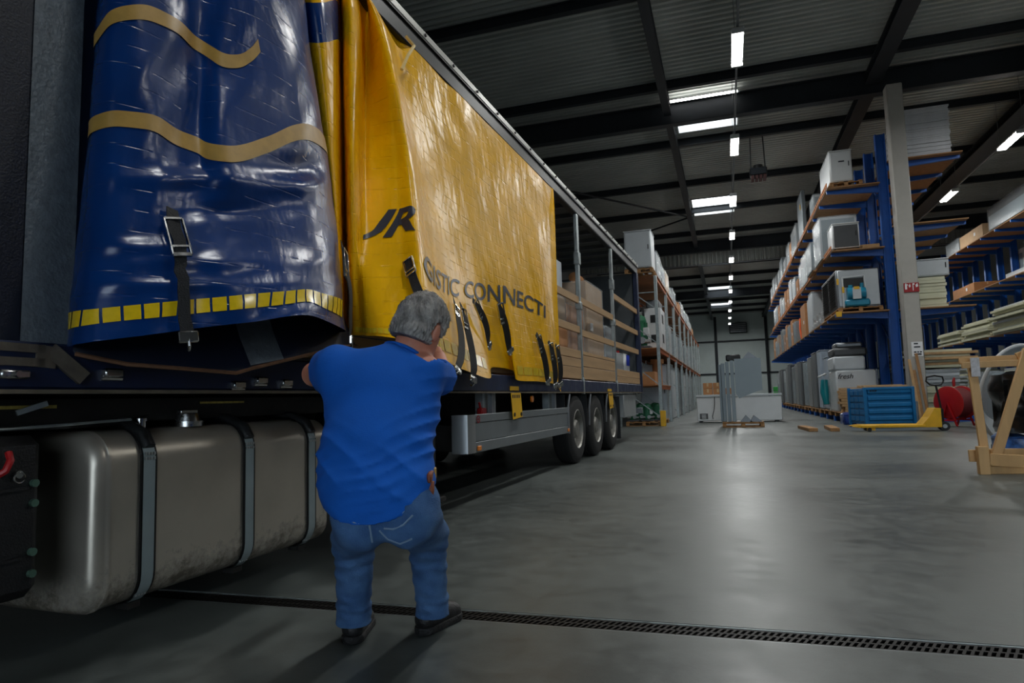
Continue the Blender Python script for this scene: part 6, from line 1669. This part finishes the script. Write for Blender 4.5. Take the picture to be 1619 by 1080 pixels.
def grey_panels():
    t = thing('folded_panels', (.4, 19.9, .145), 'upright folded mid grey sheet panels on a pallet in the aisle', 'panels')
    m = MB(); m.add([(.22, 19.62, .95), (.30, 19.62, .80), (.62, 19.62, .93), (.78, 19.62, .99), (.93, 19.62, 1.02), (.93, 19.62, 1.92), (.22, 19.62, 1.92), (.22, 19.65, .95), (.30, 19.65, .80), (.62, 19.65, .93), (.78, 19.65, .99), (.93, 19.65, 1.02), (.93, 19.65, 1.92), (.22, 19.65, 1.92)],
        [(0, 1, 2, 3, 4, 5, 6), (13, 12, 11, 10, 9, 8, 7)]+[(i, (i+1) % 7, 7+(i+1) % 7, 7+i) for i in range(7)])
    m.build('front_sheet', M_MGREY, t, smooth=False)
    for k, (x, y) in enumerate(((.20, 19.66), (.07, 19.78), (-.05, 19.90), (-.12, 20.0))):
        m = MB(); m.bb(x-.10, x, y, y+.35, .15, 1.88-.03*k, .006); m.build('folded_side', M_MGREY, t)
    m = MB(); m.bb(.3, .9, 19.85, 19.9, 1.1, 1.8); m.build('rear_sheet', M_MGREY, t, smooth=False)
    m = MB(); m.bb(0, .4, 19.75, 20.0, 1.87, 2.05, .03); m.build('bracket_bundle', M_BLACKP, t)
    m = MB(); m.prism([(.45, 1.925), (.85, 1.925), (.62, 2.12)], 1, 19.7, 19.95); m.build('folded_flap', M_GREYST, t)
    m = MB()
    m.prism([(.3, .15), (.62, .15), (.45, .34)], 1, 19.5, 19.75); m.prism([(.55, .15), (.88, .15), (.66, .33)], 1, 19.5, 19.72); m.build('scrap_sheet', M_GREYST, t)
grey_panels()
for i, x in enumerate((1.72, 2.26)):
    m = MB(); m.box((x+.1, 17.75, .04), (.2, 1.5, .08), .006, Matrix.Rotation(R(4-6*i), 3, 'Z')); m.build('floor_beam', M_PALLET, label=['short timber lying on the floor nearer the aisle', 'short timber lying on the floor nearer the blue container'][i], cat='timber', group='timbers on the aisle floor')

# ------------------------------------------------------------------ blue container, pallet truck, hose reel, planks
def stillage():
    x0, x1, y0, y1, zb, zt_ = -.57, .57, -.45, .45, .10, 1.0
    t = thing('steel_container', (3.66, 18.75, 0), 'blue ribbed steel container standing before the rack', 'container')
    ORG[t.name] = (0, 0, 0)
    t.rotation_euler = (0, 0, R(13))
    m = MB(); m.bb(x0, x1, y0+.02, y1-.02, zb, zt_-.02, .01); m.build('body', M_CONT, t)
    for k in range(5):
        z = .17+k*.165
        for (yy, a) in ((y0, 0), ):
            r = MB(); r.prism([(yy+.02, z), (yy-.015, z+.03), (yy-.015, z+.10), (yy+.02, z+.13)], 0, x0+.08, x1-.05); r.build('rib', M_CONT, t, smooth=False)
    for k in range(5):
        for j in range(3):
            b = MB(); b.bb(x0-.02, x0+.001, y0+.06+j*.27, y0+.29+j*.27, .17+k*.16, .29+k*.16, .005); b.build('side_rib', M_CONT, t)
    for (xx, yy) in ((x0, y0), (x1, y0), (x0, y1), (x1, y1)):
        p = MB(); p.bb(xx-.035, xx+.035, yy-.035, yy+.035, 0, zt_, .006); p.build('corner_post', M_CONT, t)
    r = MB(); r.bb(x0-.03, x1+.03, y0-.03, y0+.02, zt_-.06, zt_, .006); r.build('rim', M_CONT, t)
    for k in range(3):
        q = MB(); q.bb(x0+.12+k*.06, x0+.16+k*.06, y0-.035, y0-.031, .90, .93); q.build('marking', M_INK, t, smooth=False)
    pl = thing('plank_pile', (3.66, 18.75, 1.0), 'pale planks lying across the blue container', 'timber'); ORG[pl.name] = (0, 0, 1.0); pl.rotation_euler = (0, 0, R(13))
    for k in range(4):
        b = MB(); b.box((.02*k-.02, -.3+.18*k, 1.025+.012*(k % 2)), (1.02-.1*(k % 2), .15, .045), .004, Matrix.Rotation(R(2*k-3), 3, 'Z')); b.build('plank', M_BOARDL, pl)
stillage()
m = wrap_mesh(3.02, 3.32, 20.2, 20.9, 0, .28, 10, .06); m.build('blue_bag', mat('dark blue film', rgb(24, 52, 120), .3, var=.5, vscale=12), label='crumpled dark blue plastic bag beside the blue container', cat='bag', angle=20)
def pallet_truck():
    t = thing('pallet_truck', (4.1, 16.9, 0), 'yellow hand pallet truck with black handle before the blue container', 'pallet truck')
    for yy in (16.75, 17.15):
        m = MB(); m.bb(3.02, 4.30, yy-.08, yy+.08, .09, .15, .01); m.prism([(3.02, .09), (2.86, .115), (2.86, .13), (3.02, .15)], 1, yy-.07, yy+.07); m.build('fork', M_YEL, t)
        m = MB(); m.cyl((3.2, yy-.06, .045), (3.2, yy+.06, .045), .045, n=14); m.build('fork_roller', M_BLACKP, t)
        b = MB(); b.bb(3.15, 3.32, yy-.05, yy-.035, .03, .10); b.build('roller_bracket', M_YEL, t, smooth=False)
    m = MB(); m.prism([(4.25, .09), (4.62, .09), (4.62, .50), (4.50, .50), (4.38, .30), (4.25, .15)], 1, 16.68, 17.22); m.build('hood', M_YEL, t, smooth=False)
    for yy in (16.87, 17.03):
        m = MB(); m.cyl((4.72, yy-.03, .1), (4.72, yy+.03, .1), .1, n=20); m.build('steer_wheel', M_BLACKP, t)
        m = MB(); m.cyl((4.72, yy-.035, .1), (4.72, yy+.035, .1), .045, n=14); m.build('wheel_hub', M_SILVER, t)
    m = MB(); m.cyl((4.68, 16.95, .18), (4.68, 16.95, .48), .06, n=14); m.build('pump_column', M_BLACKP, t)
    m = MB(); m.tube([(4.70, 16.95, .45), (4.66, 16.95, .8), (4.63, 16.95, 1.02)], .022, 8); m.build('tow_bar', M_BLACKP, t)
    m = MB(); m.tube([(4.63, 16.95, 1.0), (4.50, 16.88, 1.02), (4.42, 16.84, 1.10), (4.44, 16.85, 1.19), (4.62, 16.95, 1.22), (4.80, 17.05, 1.19), (4.82, 17.06, 1.10), (4.76, 17.02, 1.02)], .018, 8, closed=True); m.build('handle', M_BLACKP, t)
    return t
t_pj = pallet_truck()
t_pj.location.x -= .2
def hose_reel():
    t = thing('hose_reel', (5.25, 18.6, 0), 'red hose reel on a red stand beside the pallet truck', 'hose reel')
    c = Vector((5.25, 18.6, .58)); ax = Vector((.82, .57, 0))
    m = MB(); m.lathe([(.0, -.24), (.38, -.24), (.40, -.225), (.38, -.21), (.12, -.21), (.12, .21), (.38, .21), (.40, .225), (.38, .24), (0, .24)], c, ax, 32); m.build('drum', M_RED, t)
    for k in range(9):
        h = MB(); o = c+ax*(-.17+k*.0425); a = Vector((0, 0, 1)); b = ax.cross(a)
        h.tube([o+(a*math.cos(q)+b*math.sin(q))*.335 for q in np.linspace(0, 2*math.pi, 28, endpoint=False)], .021, 6, closed=True); h.build('hose_turn', mat('dark red hose', rgb(104, 22, 24), .5), t)
    for s in (-1, 1):
        o = c+ax*s*.27; sd = Vector((-.57, .82, 0))
        m = MB(); m.bar(o, o+sd*.22-Vector((0, 0, .56)), .04, .03); m.bar(o, o-sd*.22-Vector((0, 0, .56)), .04, .03); m.bar(o+sd*.2-Vector((0, 0, .42)), o-sd*.2-Vector((0, 0, .42)), .03, .04); m.build('stand_leg', M_RED, t)
    m = MB(); m.bar(c+ax*.27-Vector((0, 0, .40)), c-ax*.27-Vector((0, 0, .40)), .05, .06); m.build('cross_bar', M_RED, t)
    m = MB(); m.tube([c+Vector((0, 0, .38)), c+Vector((0, 0, .52)), c+Vector((.02, 0, .6))], [.03, .035, .02], 10); m.build('nozzle', M_RED, t)
hose_reel()
for i, (x, dx, h) in enumerate(((4.80, .10, 1.75), (4.90, .06, 1.45), (4.98, .12, 1.9))):
    m = MB(); m.bar((x+dx, 20.30, .03), (x-.02, 20.52, h), .07, .03, .003, up=(0, 1, 0)); m.build('leaning_batten', [M_BOARDL, M_PALLET, M_BOARD][i], label=['pale timber batten leaning on the column, leftmost of three', 'short dark batten leaning on the column between two others', 'longest brown batten leaning on the column, rightmost of three'][i], cat='timber', group='battens leaning on the column')
m = MB(); m.bb(4.5, 4.72, 19.7, 20.3, 0, .62, .02); m.build('grey_carton', M_GREYST, label='small grey metal locker between container and column', cat='locker')

# ------------------------------------------------------------------ pine trestle at the right edge
def trestle():
    t = thing('pine_trestle', (2.9, 8.9, 0), 'new pine A-frame trestle at the right edge of the picture', 'trestle')
    P = lambda nm, a, b, w, h, up=(0, 1, 0): (lambda m: (m.bar(a, b, w, h, .004, 0, up), m.build(nm, M_PINE, t))[1])(MB())
    P('top_rail', (2.50, 8.62, 1.24), (3.75, 8.62, 1.26), .075, .035); P('top_rail', (2.50, 8.54, 1.19), (3.6, 8.54, 1.20), .07, .035)
    P('post', (2.61, 8.58, 1.16), (2.645, 8.52, 0.1), .085, .04)
    P('diagonal', (3.13, 8.52, 1.34), (2.70, 8.48, .10), .10, .045)
    P('sled_foot', (2.62, 8.50, .045), (3.3, 8.62, .045), .09, .09, (0, 0, 1))
    P('foot_block', (2.60, 8.46, .0), (2.60, 8.46, .30), .10, .09)
    P('lower_board', (2.66, 8.44, .16), (3.75, 8.0, .12), .13, .04); P('lower_board', (2.50, 8.56, .19), (2.75, 8.56, .19), .13, .04)
    P('lower_board', (2.70, 8.95, .17), (3.8, 9.0, .17), .13, .04)
    P('diagonal', (3.08, 8.60, 1.32), (3.5, 8.60, .15), .10, .045)
    m = MB(); m.bb(2.575, 2.66, 8.495, 8.502, 1.06, 1.27); m.build('paper_tag', mat('crumpled paper', rgb(200, 200, 204), .7, var=.25, vscale=25), t, smooth=False)
trestle()
def oval_tub():
    t = thing('oval_shell', (3.35, 9.6, .2), 'pale oval shell leaning behind the pine trestle', 'shell')
    m = MB(); M_ = Euler((R(8), R(12), R(10))).to_matrix(); c = Vector((3.4, 9.75, .85)); rows = []
    for i in range(9):
        f = i/8; r_ = 1-.35*f*f; d = .28*f
        rows.append([c+M_ @ Vector((.38*r_*math.cos(a), d, .60*r_*math.sin(a))) for a in np.linspace(0, 2*math.pi, 41)])
    m.grid(rows); m.build('shell', M_PGREY, t, fixn=False)
    m = MB(); m.tube([c+M_ @ Vector((.39*math.cos(a), 0, .61*math.sin(a))) for a in np.linspace(0, 2*math.pi, 40, endpoint=False)], .022, 8, closed=True); m.build('rim', M_WHITE, t)
    s = MB(); s.bb(3.2, 3.6, 9.6, 10.1, 0, .22, .02); s.build('base', M_DGREY, t)
oval_tub()
m = wrap_mesh(3.05, 3.6, 9.05, 9.45, .40, 1.08, 12, .07); o = m.build('black_bag', mat('black bin film', rgb(14, 14, 16), .25), label='shiny black plastic bag hanging in the pine trestle', cat='bag', angle=20)
m = wrap_mesh(2.98, 3.3, 9.08, 9.36, .12, .36, 10, .04); m.build('blue_bundle', mat('blue white film', rgb(50, 90, 150), .3, var=.7, vscale=14), label='blue and white plastic bundle low in the pine trestle', cat='bundle', angle=20)
wrapped(5.75, 6.9, 17.6, 18.8, 0, 1.25, 'film wrapped grey load on the floor right of the hose reel', None, M_MGREY)
